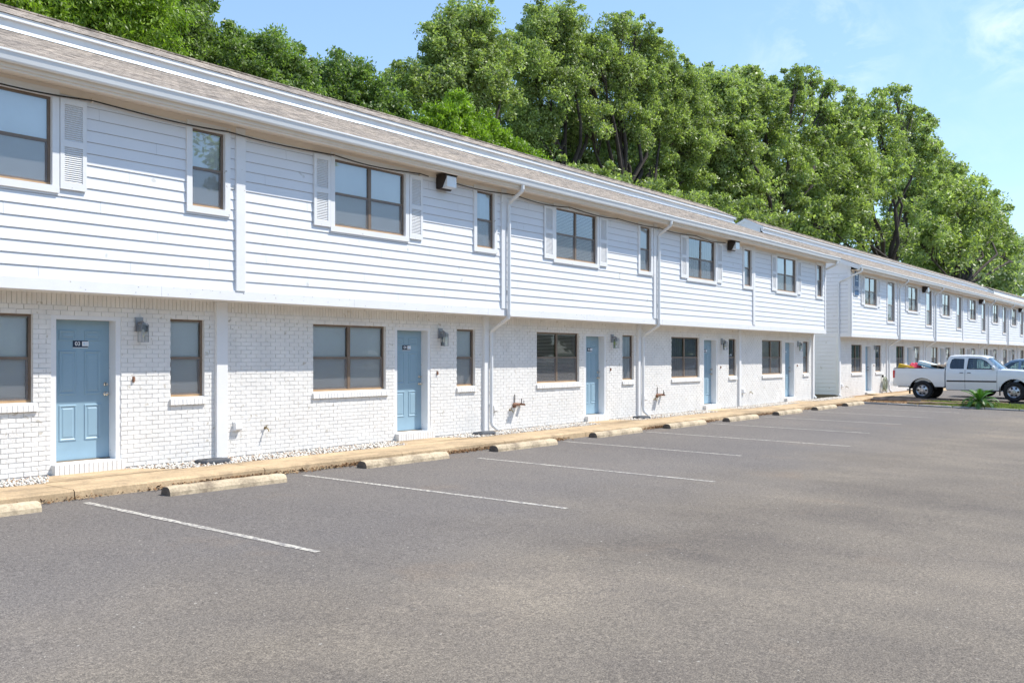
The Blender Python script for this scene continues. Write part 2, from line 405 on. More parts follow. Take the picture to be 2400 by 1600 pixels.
def shutter():
    if 'sh' in PR: return PR['sh']
    w, h = .385, 1.29; m = MB()
    m.box(0, .06, -.03, 0, 0, h); m.box(w-.06, w, -.03, 0, 0, h)
    for z0, z1 in ((0, .10), (.60, .69), (h-.09, h)): m.box(.06, w-.06, -.03, 0, z0, z1)
    m.box(.06, w-.06, -.004, 0, .1, h-.09)
    for z0, z1 in ((.10, .60), (.69, h-.09)):
        n = int(round((z1-z0)/.0295)); p = (z1-z0)/n
        for i in range(n):
            z = z0+i*p
            m.face([(.06, -.026, z+.004), (w-.06, -.026, z+.004), (w-.06, -.006, z+p*.9), (.06, -.006, z+p*.9)])
            m.face([(.06, -.004, z+.002), (w-.06, -.004, z+.002), (w-.06, -.026, z+.004), (.06, -.026, z+.004)])
    o = m.build('shutter', 'trim'); C.objects.unlink(o); PR['sh'] = o; return o
def floodlight():
    if 'fl' in PR: return PR['fl']
    m = MB(); w = .34
    prof = [(0, 0), (-.10, -.02), (-.16, .02), (-.27, .22), (-.27, .27), (0, .27)]
    L = [(0, y, z) for y, z in prof]; R = [(w, y, z) for y, z in prof]
    m.loft([L, R], 0)
    m.box(-.01, w+.01, -.29, 0, .271, .29)
    o = m.build('floodlight', 'dark'); C.objects.unlink(o)
    g = MB(); g.loft([[(.025, -.155, .005), (.025, -.285, .03), (.025, -.285, .245), (.025, -.262, .245)], [(w-.025, -.155, .005), (w-.025, -.285, .03), (w-.025, -.285, .245), (w-.025, -.262, .245)]])
    gg = g.build('lens', 'clearlens', o); C.objects.unlink(gg)
    PR['fl'] = o; return o
def lantern():
    if 'la' in PR: return PR['la']
    m = MB(); m.box(0, .13, -.03, 0, .17, .39)
    m.tube([(.065, -.02, .30), (.065, -.10, .325), (.065, -.14, .30)], .02, 8)
    c0, c1, d0, d1 = .005, .125, -.20, -.08
    for x in (c0, c1-.008):
        for y in (d0, d1-.008): m.box(x, x+.008, y, y+.008, 0, .28)
    for z in (0, .272):
        m.box(c0, c1, d0, d0+.008, z, z+.008); m.box(c0, c1, d1-.008, d1, z, z+.008); m.box(c0, c0+.008, d0+.008, d1-.008, z, z+.008); m.box(c1-.008, c1, d0+.008, d1-.008, z, z+.008)
    m.box(.04, .09, -.165, -.115, .20, .30); m.box(c0+.01, c1-.01, d0+.01, d1-.01, .281, .287)
    o = m.build('wall_lamp', 'lampmetal'); C.objects.unlink(o)
    g = MB(); g.box(c0+.006, c1-.006, d0+.006, d1-.006, .012, .268, 0, 'bt'); a = g.build('glass', 'clearglass', o); C.objects.unlink(a)
    b = MB(); b.lathe([(.004, .08), (.022, .10), (.027, .125), (.02, .155), (.012, .2)], 12, 0, 'z', (.065, -.14, 0)); bo = b.build('bulb', 'bulb', o, smooth=True); C.objects.unlink(bo)
    PR['la'] = o; return o
def door_proto():
    if 'dr' in PR: return PR['dr']
    w, h = .92, 2.10; m = MB(); m.box(0, w, 0, .04, 0, h)
    for (z0, z1) in ((.29, .83), (.98, 1.64), (1.79, 1.95)):
        for (x0, x1) in ((.13, .40), (.52, .79)):
            def ring(i, y): return [(x0+i, y, z0+i), (x1-i, y, z0+i), (x1-i, y, z1-i), (x0+i, y, z1-i)]
            m.loft([ring(0, -.0005), ring(.008, -.011), ring(.022, -.011), ring(.034, -.001), ring(.05, -.001), ring(.065, -.008)], 0, True, False)
            m.face(ring(.065, -.008))
    o = m.build('door', 'door'); C.objects.unlink(o)
    k = MB()
    for nm_, z, r in (('knob', .98, .032), ('deadbolt', 1.13, .028)):
        k = MB(); k.lathe([(r, -.001), (r, -.012), (.014, -.014), (.014, -.035), (.030 if z < 1 else .02, -.045), (.030 if z < 1 else .016, -.065), (.012, -.075)], 16, 0, 'y', (.855, 0, z))
        ko = k.build(nm_, 'nickel', o, smooth=True); C.objects.unlink(ko)
    f = MB(); f.box(-.08, -.002, -.19, .06, -.02, h+.10); f.box(w+.002, w+.08, -.19, .06, -.02, h+.10); f.box(-.002, w+.002, -.19, .06, h+.003, h+.10); f.box(-.002, w+.002, -.03, .06, -.02, -.003, 1)
    fo = f.build('door_frame', ['trim', 'brown_base'], o); C.objects.unlink(fo)
    PR['dr'] = o; return o
def hose_hanger():
    if 'hh' in PR: return PR['hh']
    m = MB()
    for (x0, L, up) in ((0, .24, .19),):
        for dx, w, zz, yy in ((0, .16, 0, -.005), ):
            rings = []
            for j in range(9):
                a = math.pi*(.08+.84*j/8)
                rings.append([(x0+.11-math.cos(a)*.10, -.02-d, .02+math.sin(a)*.075) for d in (0, .2)])
            m.loft(rings, 0, False, False)
            r2 = [[(p[0], p[1], p[2]-.006) for p in r] for r in rings]; m.loft(r2, 0, False, False)
    m.box(.10, .118, -.03, -.018, .09, .29, 1); m.box(.05, .17, -.02, 0, -.02, .09)
    m.box(.10, .118, -.232, -.22, .09, .20, 1)
    rings = []
    for j in range(6):
        a = math.pi*(.3+.6*j/5); rings.append([(.33-math.cos(a)*.06, -.02-d, .0+math.sin(a)*.07) for d in (0, .12)])
    m.loft(rings, 0, False, False); m.box(.33, .345, -.13, -.12, .06, .14, 1); m.box(.2, .3, -.02, -.008, .02, .05)
    o = m.build('hose_hanger', ['rust', 'dark']); C.objects.unlink(o); PR['hh'] = o; return o
def faucet():
    if 'fa' in PR: return PR['fa']
    m = MB(); m.tube([(0, 0, .05), (0, -.06, .05), (0, -.09, .035), (0, -.115, -.01)], .011, 8); m.tube([(0, -.05, .05), (0, -.05, .09)], .007, 6); m.box(-.03, .03, -.057, -.043, .09, .102); m.lathe([(.025, 0), (.025, -.008)], 12, 0, 'y', (0, 0, .05))
    o = m.build('faucet', 'brass', smooth=False); C.objects.unlink(o); PR['fa'] = o; return o
def outlet_box():
    if 'ob' in PR: return PR['ob']
    m = MB(); m.loft([[(0, 0, 0), (0, -.06, 0), (0, -.085, .03), (0, -.07, .145), (0, 0, .15)], [(.13, 0, 0), (.13, -.06, 0), (.13, -.085, .03), (.13, -.07, .145), (.13, 0, .15)]])
    m.box(-.012, .142, -.012, 0, -.012, .162)
    o = m.build('outlet_cover', 'trim', bevel=.004); C.objects.unlink(o); PR['ob'] = o; return o
def anchor():
    if 'an' in PR: return PR['an']
    m = MB(); m.box(-.012, .012, -.035, 0, -.03, .03); m.box(-.02, .02, -.006, 0, -.045, .045)
    o = m.build('rusty_bracket', 'rust'); C.objects.unlink(o); PR['an'] = o; return o
# ------------------------------------------------------------------ building
CH = .0704; OV = .53
def brick_face(mb, x0, x1, z0, ncourse, yf, holes, skip_from=99):
    for k in range(ncourse):
        a, b = z0+k*CH, z0+(k+1)*CH; zm = (a+b)/2
        hs = sorted([(h[0], h[1]) for h in holes if h[2] < zm < h[3]])
        segs = []; cur = x0
        for h in hs:
            if h[0] > cur: segs.append((cur, h[0]))
            cur = max(cur, h[1])
        if cur < x1: segs.append((cur, x1))
        for s0, s1 in segs:
            x = math.floor(s0/.211)*.211 - (.1055 if k % 2 else 0)
            while x < s1:
                u, v = max(x+.005, s0), min(x+.206, s1)
                if v-u > .015:
                    j = random.uniform(-.0022, .0022); e = random.choice((0, 0, -.003))+random.uniform(-.0022, .0018); e2 = random.uniform(-.0022, .0018)
                    mb.box(u, v, yf-.010+j, yf+.002, a+.0045+e, b-.0045+e2, 0, 'k')
                x += .211
def siding(mb, u0, u1, z0, z1, holes, fn, exp=.168):
    """fn(u, proud, z) -> xyz ; lap boards with a real butt edge"""
    k = 0; z = z0
    while z < z1-.01:
        a, b = z, min(z+exp, z1)
        off = (k*1.37) % 3.66; k += 1; jt = [u0+off+3.66*i for i in range(-1, int((u1-u0)/3.66)+2)]
        for (p0, q0, c0, d0) in rects(u0, u1, a, b, holes):
          cuts = [p0]+[j for j in jt if p0+.2 < j < q0-.2]+[q0]
          for ii in range(len(cuts)-1):
            p, q, c, d = cuts[ii]+(.0015 if ii else 0), cuts[ii+1]-(.0015 if ii < len(cuts)-2 else 0), c0, d0; wv = random.uniform(-.002, .002)
            pc = .018-.014*(c-a)/exp; pd = .018-.014*(d-a)/exp
            if abs(d-b) < 1e-6: d -= .0055
            mb.face([fn(p, pc, c-wv*.5), fn(q, pc, c+wv), fn(q, pd, d), fn(p, pd, d)])
            if abs(c-a) < 1e-6: mb.face([fn(p, 0, c), fn(q, 0, c), fn(q, pc, c+wv), fn(p, pc, c-wv*.5)])
        z += exp
def building(loc, label, bounds, sp, doors, flood, spouts, blinds, name='apartment_building', group=None, end_spout=True):
    R = root(name, loc, label, 'building', group)
    X0, X1 = bounds[0], bounds[-1]; L = X1
    gh, uh = [], []            # holes: ground floor and upper floor
    for b in bounds[:-1]:
        for (x0, x1) in (sp['gw'], sp['gs']): gh.append((b+x0, b+x1, CH*15, CH*33))
        gh.append((b+sp['gd'][0], b+sp['gd'][1], CH*2, CH*33))
        uh.append((b+sp['uw'][0], b+sp['uw'][1], 4.11, 5.35)); uh.append((b+sp['us'][0], b+sp['us'][1], sp['us'][2], 5.35))
    # --- lower wall of painted brick
    w = MB(); brick_face(w, X0, X1, 0, 35, OV, gh)
    x = X0
    while x < X1:                                   # soldier course under the overhang
        w.box(x+.004, x+.0664, OV-.010+random.uniform(-.002, .002), OV, 35*CH+.004, 2.655, 0, 'k'); x += .0704
    for (a, b, c, d) in rects(X0, X1, -.12, 2.66, gh): w.face([(a, OV, c), (b, OV, c), (b, OV, d), (a, OV, d)], 1)
    for (a, b, c, d) in gh:
        dp = .20
        for p, q in (((a, c), (b, c)), ((b, c), (b, d)), ((b, d), (a, d)), ((a, d), (a, c))):
            w.face([(p[0], OV, p[1]), (q[0], OV, q[1]), (q[0], OV+dp, q[1]), (p[0], OV+dp, p[1])], 0)
    for xe in (X0, X1): w.face([(xe, OV, -.12), (xe, 9.7, -.12), (xe, 9.7, 2.66), (xe, OV, 2.66)], 0)
    w.build('brick_wall', ['brick', 'mortar'], R)
    s = MB()                                         # back wall, inner floor and interior partitions keep the rooms dark
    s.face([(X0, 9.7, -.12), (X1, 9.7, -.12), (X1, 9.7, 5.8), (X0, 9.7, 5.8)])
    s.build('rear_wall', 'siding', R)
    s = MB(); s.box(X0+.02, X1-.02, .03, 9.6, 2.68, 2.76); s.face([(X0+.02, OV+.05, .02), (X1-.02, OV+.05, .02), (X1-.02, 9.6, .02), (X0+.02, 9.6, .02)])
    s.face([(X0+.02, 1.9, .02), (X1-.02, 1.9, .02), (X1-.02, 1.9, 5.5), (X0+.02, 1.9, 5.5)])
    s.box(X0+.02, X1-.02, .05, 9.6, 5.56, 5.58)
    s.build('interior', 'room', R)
    # --- rowlock sills and door steps
    for (a, b, c, d) in gh:
        m = MB(); door = c < .5
        if door:
            x = a+.0
            while x < b-.03: m.box(x+.003, min(x+.068, b+.04)-.003, OV-.12+random.uniform(-.003, .003), OV+.02, -.04, c-.008); x += .0735
            m.box(a-.002, b+.002, OV-.112, OV+.02, -.05, c-.016, 1); m.box(a, b, OV+.021, OV+.2, -.05, c+.001, 2)
            m.build('brick_step', ['sill', 'mortar', 'trim'], R)
        else:
            x = a-.02
            while x < b+.0:
                zt = c-.002; j = random.uniform(-.003, .003); xa, xb = x+.003, x+.068
                m.loft([[(xa, OV-.05+j, zt-.125), (xa, OV-.045+j, zt-.03), (xa, OV+.098, zt), (xa, OV, zt-.125)], [(xb, OV-.05+j, zt-.125), (xb, OV-.045+j, zt-.03), (xb, OV+.098, zt), (xb, OV, zt-.125)]]); x += .0735
            m.box(a-.02, b+.015, OV-.038, OV+.06, c-.12, c-.05, 1)
            m.build('brick_sill', ['sill', 'mortar'], R)
    # --- windows, doors and wall fittings of each unit
    for i, b in enumerate(bounds[:-1]):
        bl = blinds[i % len(blinds)]
        x0, x1 = sp['gw']; place(window(round(x1-x0, 3), round(CH*18, 4), True, False, bl[0]), R, (b+x0, OV, CH*15))
        x0, x1 = sp['gs']; place(window(round(x1-x0, 3), round(CH*18, 4), False, False, bl[1]), R, (b+x0, OV, CH*15))
        x0, x1 = sp['uw']; place(window(round(x1-x0, 3), 1.24, True, True, bl[2]), R, (b+x0, 0, 4.11))
        x0, x1, z0 = sp['us']; place(window(round(x1-x0, 3), round(5.35-z0, 3), False, True, bl[3], sp.get('rail', .5)), R, (b+x0, 0, z0))
        place(shutter(), R, (b+sp['uw'][0]-.10-.395, -.018, 4.08)); place(shutter(), R, (b+sp['uw'][1]+.11, -.018, 4.08))
        d = place(door_proto(), R, (b+sp['gd'][0]+.08, OV+.19, CH*2+.02))
        if doors[i]:
            p = MB(); p.box(-.115, .115, -.008, -.001, -.05, .05); p.box(-.115, .115, -.009, -.001, -.062, -.054, 1)
            p.box(.025, .125, -.011, -.008, -.033, .037, 1); p.box(.042, .072, -.0125, -.011, -.018, .022, 2); p.box(.082, .11, -.0125, -.011, -.018, .022, 2); p.box(.09, .102, -.0135, -.0125, -.01, .014, 1)
            pl = p.build('number_plate', ['plate', 'white', 'signlight'], d, (.46, 0, 1.745))
            tx = text_mesh(doors[i], .085, 'digits', 'white', R, (0, 0, 0), .001, 1.0, .001)
            # digits belong to the plate mesh
            p2 = tx.data; mat = Matrix.Translation((-.045, -.0095, 0)); p2.transform(mat)
            import bmesh
            bm = bmesh.new(); bm.from_mesh(pl.data); n0 = len(bm.faces); bm.from_mesh(p2)
            bm.faces.ensure_lookup_table()
            for f_ in bm.faces[n0:]: f_.material_index = 1
            bm.to_mesh(pl.data); bm.free(); bpy.data.objects.remove(tx)
        place(lantern(), R, (b+sp['lamp'], OV-.008, 1.94))
        place(anchor(), R, (b+sp['lamp']-.02, OV-.008, 1.36))
        if i != 0 or name != 'x': place(faucet(), R, (b+.93, OV-.007, .40)); place(outlet_box(), R, (b+.26, OV-.008, .44))
        if i in sp['hang']: place(hose_hanger(), R, (b+1.0, OV-.006, .52))
        if i in flood: place(floodlight(), R, (b+sp['uw'][1]+.92, -.02, 5.19))
    # --- posts at the party walls
    for j, b in enumerate(bounds):
        w_ = .22 if j == 2 else .16
        m = MB(); m.box(b-w_/2, b+w_/2, OV-.07, OV+.01, .0, 2.64); m.build('post', 'trim', R, bevel=.004)
        if 0 < j < len(bounds)-1:
            m = MB(); m.box(b-.09, b+.09, -.05, 0, 2.80, 5.50); m.box(b+.095, b+.12, -.022, 0, 2.81, 5.50); m.build('party_wall_board', 'trim', R, bevel=.003)
    # --- upper wall of lap siding
    m = MB(); hs = [(a-.09, b+.09, c-.09, d+.1) for a, b, c, d in uh]
    for j, (a, b) in enumerate(zip(bounds, bounds[1:])):
        siding(m, a+(.09 if j else 0), b-(.09 if b < X1 else 0), 2.80, 5.52, hs, lambda u, p, z: (u, -p, z))
    for (a, b, c, d) in rects(X0, X1, 2.68, 5.6, [(h[0], h[1], h[2], h[3]) for h in uh]): m.face([(a, .004, c), (b, .004, c), (b, .004, d), (a, .004, d)], 1)
    for xe, sg in ((X0, -1), (X1, 1)):               # gable ends
        siding(m, 0.0, 9.7, 2.70, 5.55, [], lambda u, p, z: (xe+sg*p, u, z))
        siding(m, OV, 9.7, .12, 2.70, [], lambda u, p, z: (xe+sg*(.012+p), u, z))
        m.face([(xe, 0, 5.4), (xe, 9.7, 5.4), (xe, 9.7, 5.75), (xe, 5.65, 7.2), (xe, 4.05, 7.2), (xe, 0, 5.75)])
        m.face([(xe+sg*.008, 4.1, 7.0), (xe+sg*.008, 5.6, 7.0), (xe+sg*.008, 5.6, 7.72), (xe+sg*.008, 4.85, 8.06), (xe+sg*.008, 4.1, 7.72)])
        m.face([(xe+sg*.004, 0, 2.66), (xe+sg*.004, OV+.1, 2.66), (xe+sg*.004, OV+.1, 2.8), (xe+sg*.004, 0, 2.8)])
    m.build('siding_wall', ['siding', 'lapgap'], R)
    m = MB(); m.box(X0-.02, X1+.02, -.035, .0, 2.64, 2.80)
    for xe in (X0, X1):
        sg = -1 if xe == X0 else 1; a, b = sorted((xe+sg*.003, xe+sg*.03))
        m.box(a, b, 0, 9.7, 2.64, 2.80); m.box(a, b, -.0, .12, 2.801, 5.5); m.box(min(xe, xe-sg*.11), max(xe, xe-sg*.11), -.035, 0, 2.801, 5.5)
        m.box(*sorted((xe+sg*.012, xe+sg*.04)), OV-.01, OV+.11, .10, 2.64)
    for q in range(int(L*3.2)):
        xn = X0+random.uniform(.1, L-X0-.1); zn = random.choice((2.67, 2.70, 2.755, 2.775)); m.box(xn, xn+random.uniform(.008, .022), -.0362, -.035, zn, zn+random.uniform(.006, .014), 1)
    for q in range(-7, int(L), 4): m.box(q+.62, q+.624, -.0358, -.035, 2.641, 2.799, 1)
    m.face([(X0, -.03, 2.642), (X1, -.03, 2.642), (X1, OV+.01, 2.642), (X0, OV+.01, 2.642)][::-1])
    m.build('band_board', ['trim', 'lapgap'], R)
    m = MB()
    for xe in (X0, X1): m.box(*sorted((xe+.01*(1 if xe == X1 else -1), xe+.02*(1 if xe == X1 else -1))), OV, 9.7, -.12, .12)
    m.build('foundation_board', 'brown_base', R)
    # --- eaves
    E0, E1 = X0-.22, X1+.24
    m = MB(); m.box(E0, E1, -.42, -.40, 5.50, 5.70); m.build('fascia', 'soffit', R)  # soffit tan puts the gutter's shade into the fascia colour
    m = MB(); m.face([(E0, -.405, 5.515), (E1, -.405, 5.515), (E1, 0, 5.515), (E0, 0, 5.515)][::-1]); m.box(X0, X1, -.028, -.0, 5.42, 5.514); m.box(E0, E1, -.398, -.33, 5.47, 5.514)
    m.build('soffit', 'soffit', R)
    gp = [(-.422, 5.695), (-.422, 5.56), (-.505, 5.56), (-.515, 5.575), (-.538, 5.672), (-.552, 5.68), (-.552, 5.70), (-.54, 5.706), (-.53, 5.69), (-.52, 5.66), (-.50, 5.58), (-.43, 5.575), (-.43, 5.695)]
    m = MB(); ng = int((E1-E0)/1.5)
    m.loft([[(E0-.02+(E1-E0+.04)*i/ng, y+(jy if abs(y) > .43 else 0), z+jz) for y, z in gp] for i in range(ng+1) for jy, jz in [(.004*math.sin(i*1.7), .005*math.sin(i*.9)+.003*math.sin(i*2.3))]], 0, True, True)
    x = E0
    while x < E1: m.box(x, x+.012, -.54, -.43, 5.672, 5.69); x += 3.05
    for xe in (E0-.021, E1+.021): m.face([(xe, y, z) for y, z in gp[:8]])
    m.build('gutter', 'gutter', R)
    # --- roofs
    m = MB(); rows = 13
    n = int((E1-E0)/.9)
    def strip(ya, za, yb, zb, xa, xb, k):
        for r in range(k):                            # overlapping courses, each with a small butt edge
            p, q = r/k, (r+1)/k
            y0, z0 = ya+(yb-ya)*p, za+(zb-za)*p; y1, z1 = ya+(yb-ya)*q, za+(zb-za)*q
            m.face([(xa, y0, z0+.005), (xb, y0, z0+.005), (xb, y1, z1+.001), (xa, y1, z1+.001)])
            m.face([(xa, y0, z0), (xb, y0, z0), (xb, y0, z0+.005), (xa, y0, z0+.005)])
    strip(-.47, 5.70, 4.06, 7.475, E0, E1, 33)
    m.face([(E0, 5.64, 7.475), (E1, 5.64, 7.475), (E1, 10.2, 5.70), (E0, 10.2, 5.70)])
    m.face([(E0, -.47, 5.69), (E1, -.47, 5.69), (E1, -.47, 5.712), (E0, -.47, 5.712)])
    U0, U1 = X0-.05, X1+.2
    strip(3.93, 7.738, 4.85, 8.17, U0, U1, 7)
    m.face([(U0, 4.85, 8.17), (U1, 4.85, 8.17), (U1, 5.77, 7.738), (U0, 5.77, 7.738)])
    m.box(U0, U1, 4.78, 4.92, 8.155, 8.185)
    m.build('roof', 'shingle', R)
    m = MB()                                          # raised ridge band: fascia, frieze, rake boards
    m.box(U0+.02, U1-.02, 3.95, 3.99, 7.655, 7.735); m.box(U0+.03, U1-.03, 4.02, 4.06, 7.52, 7.70); m.face([(U0+.03, 3.99, 7.66), (U1-.03, 3.99, 7.66), (U1-.03, 4.06, 7.66), (U0+.03, 4.06, 7.66)][::-1])
    m.box(U0+.02, U1-.02, 5.66, 5.75, 7.44, 7.75)
    for xe, sg in ((U0+.0, 1), (U1-.03, 1)):
        for ya, za, yb, zb in ((3.93, 7.728, 4.85, 8.16), (4.85, 8.16, 5.77, 7.728)):
            m.loft([[(xe, ya, za-.13), (xe, ya, za), (xe+.03, ya, za), (xe+.03, ya, za-.13)], [(xe, yb, zb-.13), (xe, yb, zb), (xe+.03, yb, zb), (xe+.03, yb, zb-.13)]])
    for xe in (E0+.001, E1-.031):
        for ya, za, yb, zb in ((-.45, 5.69, 4.05, 7.455), (5.65, 7.455, 10.15, 5.69)):
            m.loft([[(xe, ya, za-.2), (xe, ya, za), (xe+.03, ya, za), (xe+.03, ya, za-.2)], [(xe, yb, zb-.2), (xe, yb, zb), (xe+.03, yb, zb), (xe+.03, yb, zb-.2)]])
        xa, xb = (E0+.03, X0) if xe < X0 else (X1, E1-.03)
        m.face([(xa, -.4, 5.52), (xb, -.4, 5.52), (xb, 4.05, 7.2), (xa, 4.05, 7.2)][::-1])
    m.build('ridge_fascia', 'trim', R)
    m = MB(); x = U0                                  # bent metal flashing in short lengths
    while x < U1-.1:
        e = min(x+random.uniform(1.1, 2.9), U1-.02); j = random.uniform(-.012, .01)
        m.face([(x, 4.014+j*.3, 7.535), (e, 4.014+j*.2, 7.535), (e, 3.95+j, 7.448), (x, 3.95-j, 7.448)]); x = e-.02
    m.build('flashing', 'flash', R)
    # --- downspouts
    for xs in spouts:
        e = .13 if xs < X1-.1 and xs > X0+.1 else (.05 if xs > 1 else -.08)
        xx = xs+e; m = MB(); gy = OV-.10 if abs(e) > .1 else OV-.05
        pts = [(xx, -.47, 5.57), (xx, -.47, 5.47), (xx, -.455, 5.43), (xx, -.12, 5.22), (xx, -.085, 5.16), (xx, -.085, 2.66), (xx, -.07, 2.60), (xx, gy-.05, 2.34), (xx, gy, 2.27), (xx, gy, .22), (xx+.02, gy-.01, .14), (xx+.10, gy-.06, .06), (xx+.13, gy-.08, .045)]
        if abs(e) < .1:                               # at the building's corner the pipe turns onto the end wall
            sg = 1 if e > 0 else -1; xx = xs+sg*.06; xo = xs+sg*.02; gy = OV-.02
            pts = [(xo, -.47, 5.57), (xo, -.47, 5.47), (xo, -.45, 5.42), (xx, gy-.06, 5.06), (xx, gy, 4.98), (xx, gy, .22), (xx, gy-.01, .14), (xx, gy-.09, .06), (xx, gy-.13, .045)]
        m.tube(pts, .048, 8, 0, .85)
        for z in ((4.6, 3.2, 1.9, .6) if abs(e) > .1 else ()): m.box(xx-.06, xx+.06, (-.05 if z > 2.6 else gy-.0), (-.0 if z > 2.6 else OV), z, z+.02)
        o = m.build('downspout', 'spout', R)
    return R
SP1 = dict(gw=(2.03, 3.93), gs=(6.13, 6.76), gd=(4.19, 5.27), uw=(2.07, 3.93), us=(6.16, 6.77, 4.11), lamp=5.50, hang=(3, 4))
SP2 = dict(gw=(1.70, 3.22), gs=(5.25, 6.22), gd=(3.68, 4.78), uw=(1.82, 3.62), us=(5.32, 6.50, 3.47), lamp=5.0, hang=(), rail=.42)
b1 = [-7.07, 0, 7.07, 14.18, 21.19, 28.15, 35.34]
SUN = Vector((1.10, -1.0, 2.15)).normalized()
building((2.58, 13.15, 0), 'long white two-storey apartment building in front, with blue doors numbered 03 and 04', b1, SP1,
         [None, '03', '04', '05', '06', '07'], (2, 4), (14.18, 21.19, 35.34),
         [('closed', 'closed', 'closed', 'closed'), ('closed', 'closed', 'shade', 'closed'), ('closed', 'closed', 'closed', 'curtain'), ('open', 'curtain', 'open', 'half'), ('bare', 'bare', 'bare', 'curtain'), ('half', 'curtain', 'closed', 'bare')])
b2 = [0, 7.07, 14.07, 21.0, 28.1, 35.0, 42.1, 49.1]
building((41.14, 13.15, -.06), 'second white apartment building further along, behind the pickup, with the blue number sign', b2, SP2,
         [None]*7, (1, 3, 5), (0, 7.07, 14.07, 28.1, 35.0, 42.1),
         [('bare', 'bare', 'bare', 'curtain'), ('bare', 'curtain', 'bare', 'curtain'), ('curtain', 'bare', 'half', 'curtain')])
# ------------------------------------------------------------------ cable and its clips under the eaves of the first building
B1 = [o for o in bpy.data.objects if o.name == 'apartment_building'][0]
for xa, xb in ((-7.0, 11.85), (12.2, 26.0)):
    m = MB(); pts = []; x = xa; k = 0
    while x <= xb:
        pts.append((x, -.07, 5.405-.045*abs(math.sin((x-xa)*math.pi/2.3))-.01*math.sin(x*2.1))); x += .23
    m.tube(pts, .012, 6)
    x = xa
    while x < xb: m.box(x-.008, x+.008, -.075, -.02, 5.38, 5.44, 1); x += 2.3
    m.build('cable', ['cable', 'soffit'], B1)
# third building seen only as a roof and top of wall
B3 = root('apartment_building', (41.14+49.1+3.2, 13.15, -.06), 'third apartment building at the far right edge, only its pale roof shows', 'building')
m = MB(); m.box(0, 30, 0, 9.7, 0, 5.55); m.build('wall', 'siding', B3)
m = MB(); m.face([(-.2, -.5, 5.7), (30, -.5, 5.7), (30, 4.06, 7.4), (-.2, 4.06, 7.4)]); m.face([(-.2, 3.93, 7.76), (30, 3.93, 7.76), (30, 4.85, 8.17), (-.2, 4.85, 8.17)]); m.face([(-.2, 4.85, 8.17), (30, 4.85, 8.17), (30, 10.2, 5.7), (-.2, 10.2, 5.7)]); m.build('roof', 'shingle', B3)
m = MB(); m.box(-.2, 30, -.52, -.5, 5.5, 5.7); m.box(-.15, 30, 4.0, 4.04, 7.3, 7.75); m.face([(-.19, 0, 5.4), (-.19, 9.7, 5.4), (-.19, 9.7, 5.75), (-.19, 5.65, 7.2), (-.19, 5.6, 7.72), (-.19, 4.85, 8.1), (-.19, 4.05, 7.7), (-.19, 4.05, 7.2), (-.19, 0, 5.75)]); m.build('fascia', 'trim', B3)
# ------------------------------------------------------------------ number sign on the second building
S = root('building_sign', (41.14+.62, 13.15-.03, 4.42), 'tall blue sign with white number 8-14 beside the first upper window', 'sign')
m = MB(); m.box(-.27, .27, -.03, 0, -.02, 1.02, 0); m.build('panel', 'signblue', S, bevel=.006)
m = MB(); m.box(-.30, -.272, -.02, 0, -.04, 1.04); m.box(.272, .30, -.02, 0, -.04, 1.04); m.box(-.272, .272, -.02, 0, -.04, -.021); m.box(-.272, .272, -.02, 0, 1.021, 1.04); m.build('border', 'white', S)
m = MB(); m.box(-.13, .13, -.034, -.03, .80, 1.0); m.box(-.04, .04, -.034, -.03, .70, .76); m.build('emblem', 'signlight', S)
m = MB()
for i in range(9): m.box(-.19+i*.042, -.16+i*.042, -.034, -.03, .585+.01*(i % 2), .63)
m.build('small_lettering', 'signlight', S)
text_mesh('8-14', .26, 'number', 'white', S, (0, -.034, .27), .003, .92, .004)
# ------------------------------------------------------------------ ground
def gz(y): return -.15-.02*(11.9-y) if y > 2 else -.348-.004*(2-y)
def sheet(name, mat, xs, ys, zf, kind='structure', label=None):
    m = MB()
    for xa, xb in zip(xs, xs[1:]):
        for ya, yb in zip(ys, ys[1:]):
            m.face([(xa, ya, zf(xa, ya)), (xb, ya, zf(xb, ya)), (xb, yb, zf(xb, yb)), (xa, yb, zf(xa, yb))])
    return tag(m.build(name, mat), label, kind=kind)
sheet('ground', 'ground', [-400, 600], [-400, 600], lambda x, y: -.95)
sheet('car_park', 'asphalt', [-80, 38.42], [-70, 2, 12.05], lambda x, y: gz(y))
sheet('far_car_park', 'asphalt', [40.3, 150], [-70, 2, 12.05], lambda x, y: gz(y)+.11)
sheet('yard', 'lawn', [-60, 160], [13.6, 60], lambda x, y: -.13)
m = MB(); x = -12.0                                   # pavement slabs with joints
while x < 110:
    L = 3.04; nb = 12
    for i in range(nb):
        xa, xb = x+.006+(L-.012)*i/nb, x+.006+(L-.012)*(i+1)/nb
        ya = 11.99+.012*math.sin(xa*5.1)+.01*math.sin(xa*13.7); yb = 11.99+.012*math.sin(xb*5.1)+.01*math.sin(xb*13.7)
        if i == 0: ya -= .0
        zb = -.2
        m.face([(xa, ya+.03, -.02), (xb, yb+.03, -.02), (xb, 12.93, -.018), (xa, 12.93, -.018)])
        m.face([(xa, ya, -.045), (xb, yb, -.045), (xb, yb+.03, -.02), (xa, ya+.03, -.02)])
        m.face([(xa, ya-.02, zb), (xb, yb-.02, zb), (xb, yb, -.045), (xa, ya, -.045)])
        m.face([(xb, 12.93, -.018), (xa, 12.93, -.018), (xa, 12.93, -.2), (xb, 12.93, -.2)])
    m.face([(x+.006, 11.97, -.2), (x+.006, 12.93, -.2), (x+.006, 12.93, -.02), (x+.006, 12.02, -.02)]); m.face([(x+L-.006, 11.97, -.2), (x+L-.006, 12.93, -.2), (x+L-.006, 12.93, -.02), (x+L-.006, 12.02, -.02)])
    x += L
o = m.build('pavement', 'walk'); tag(o, kind='structure'); merged(o)
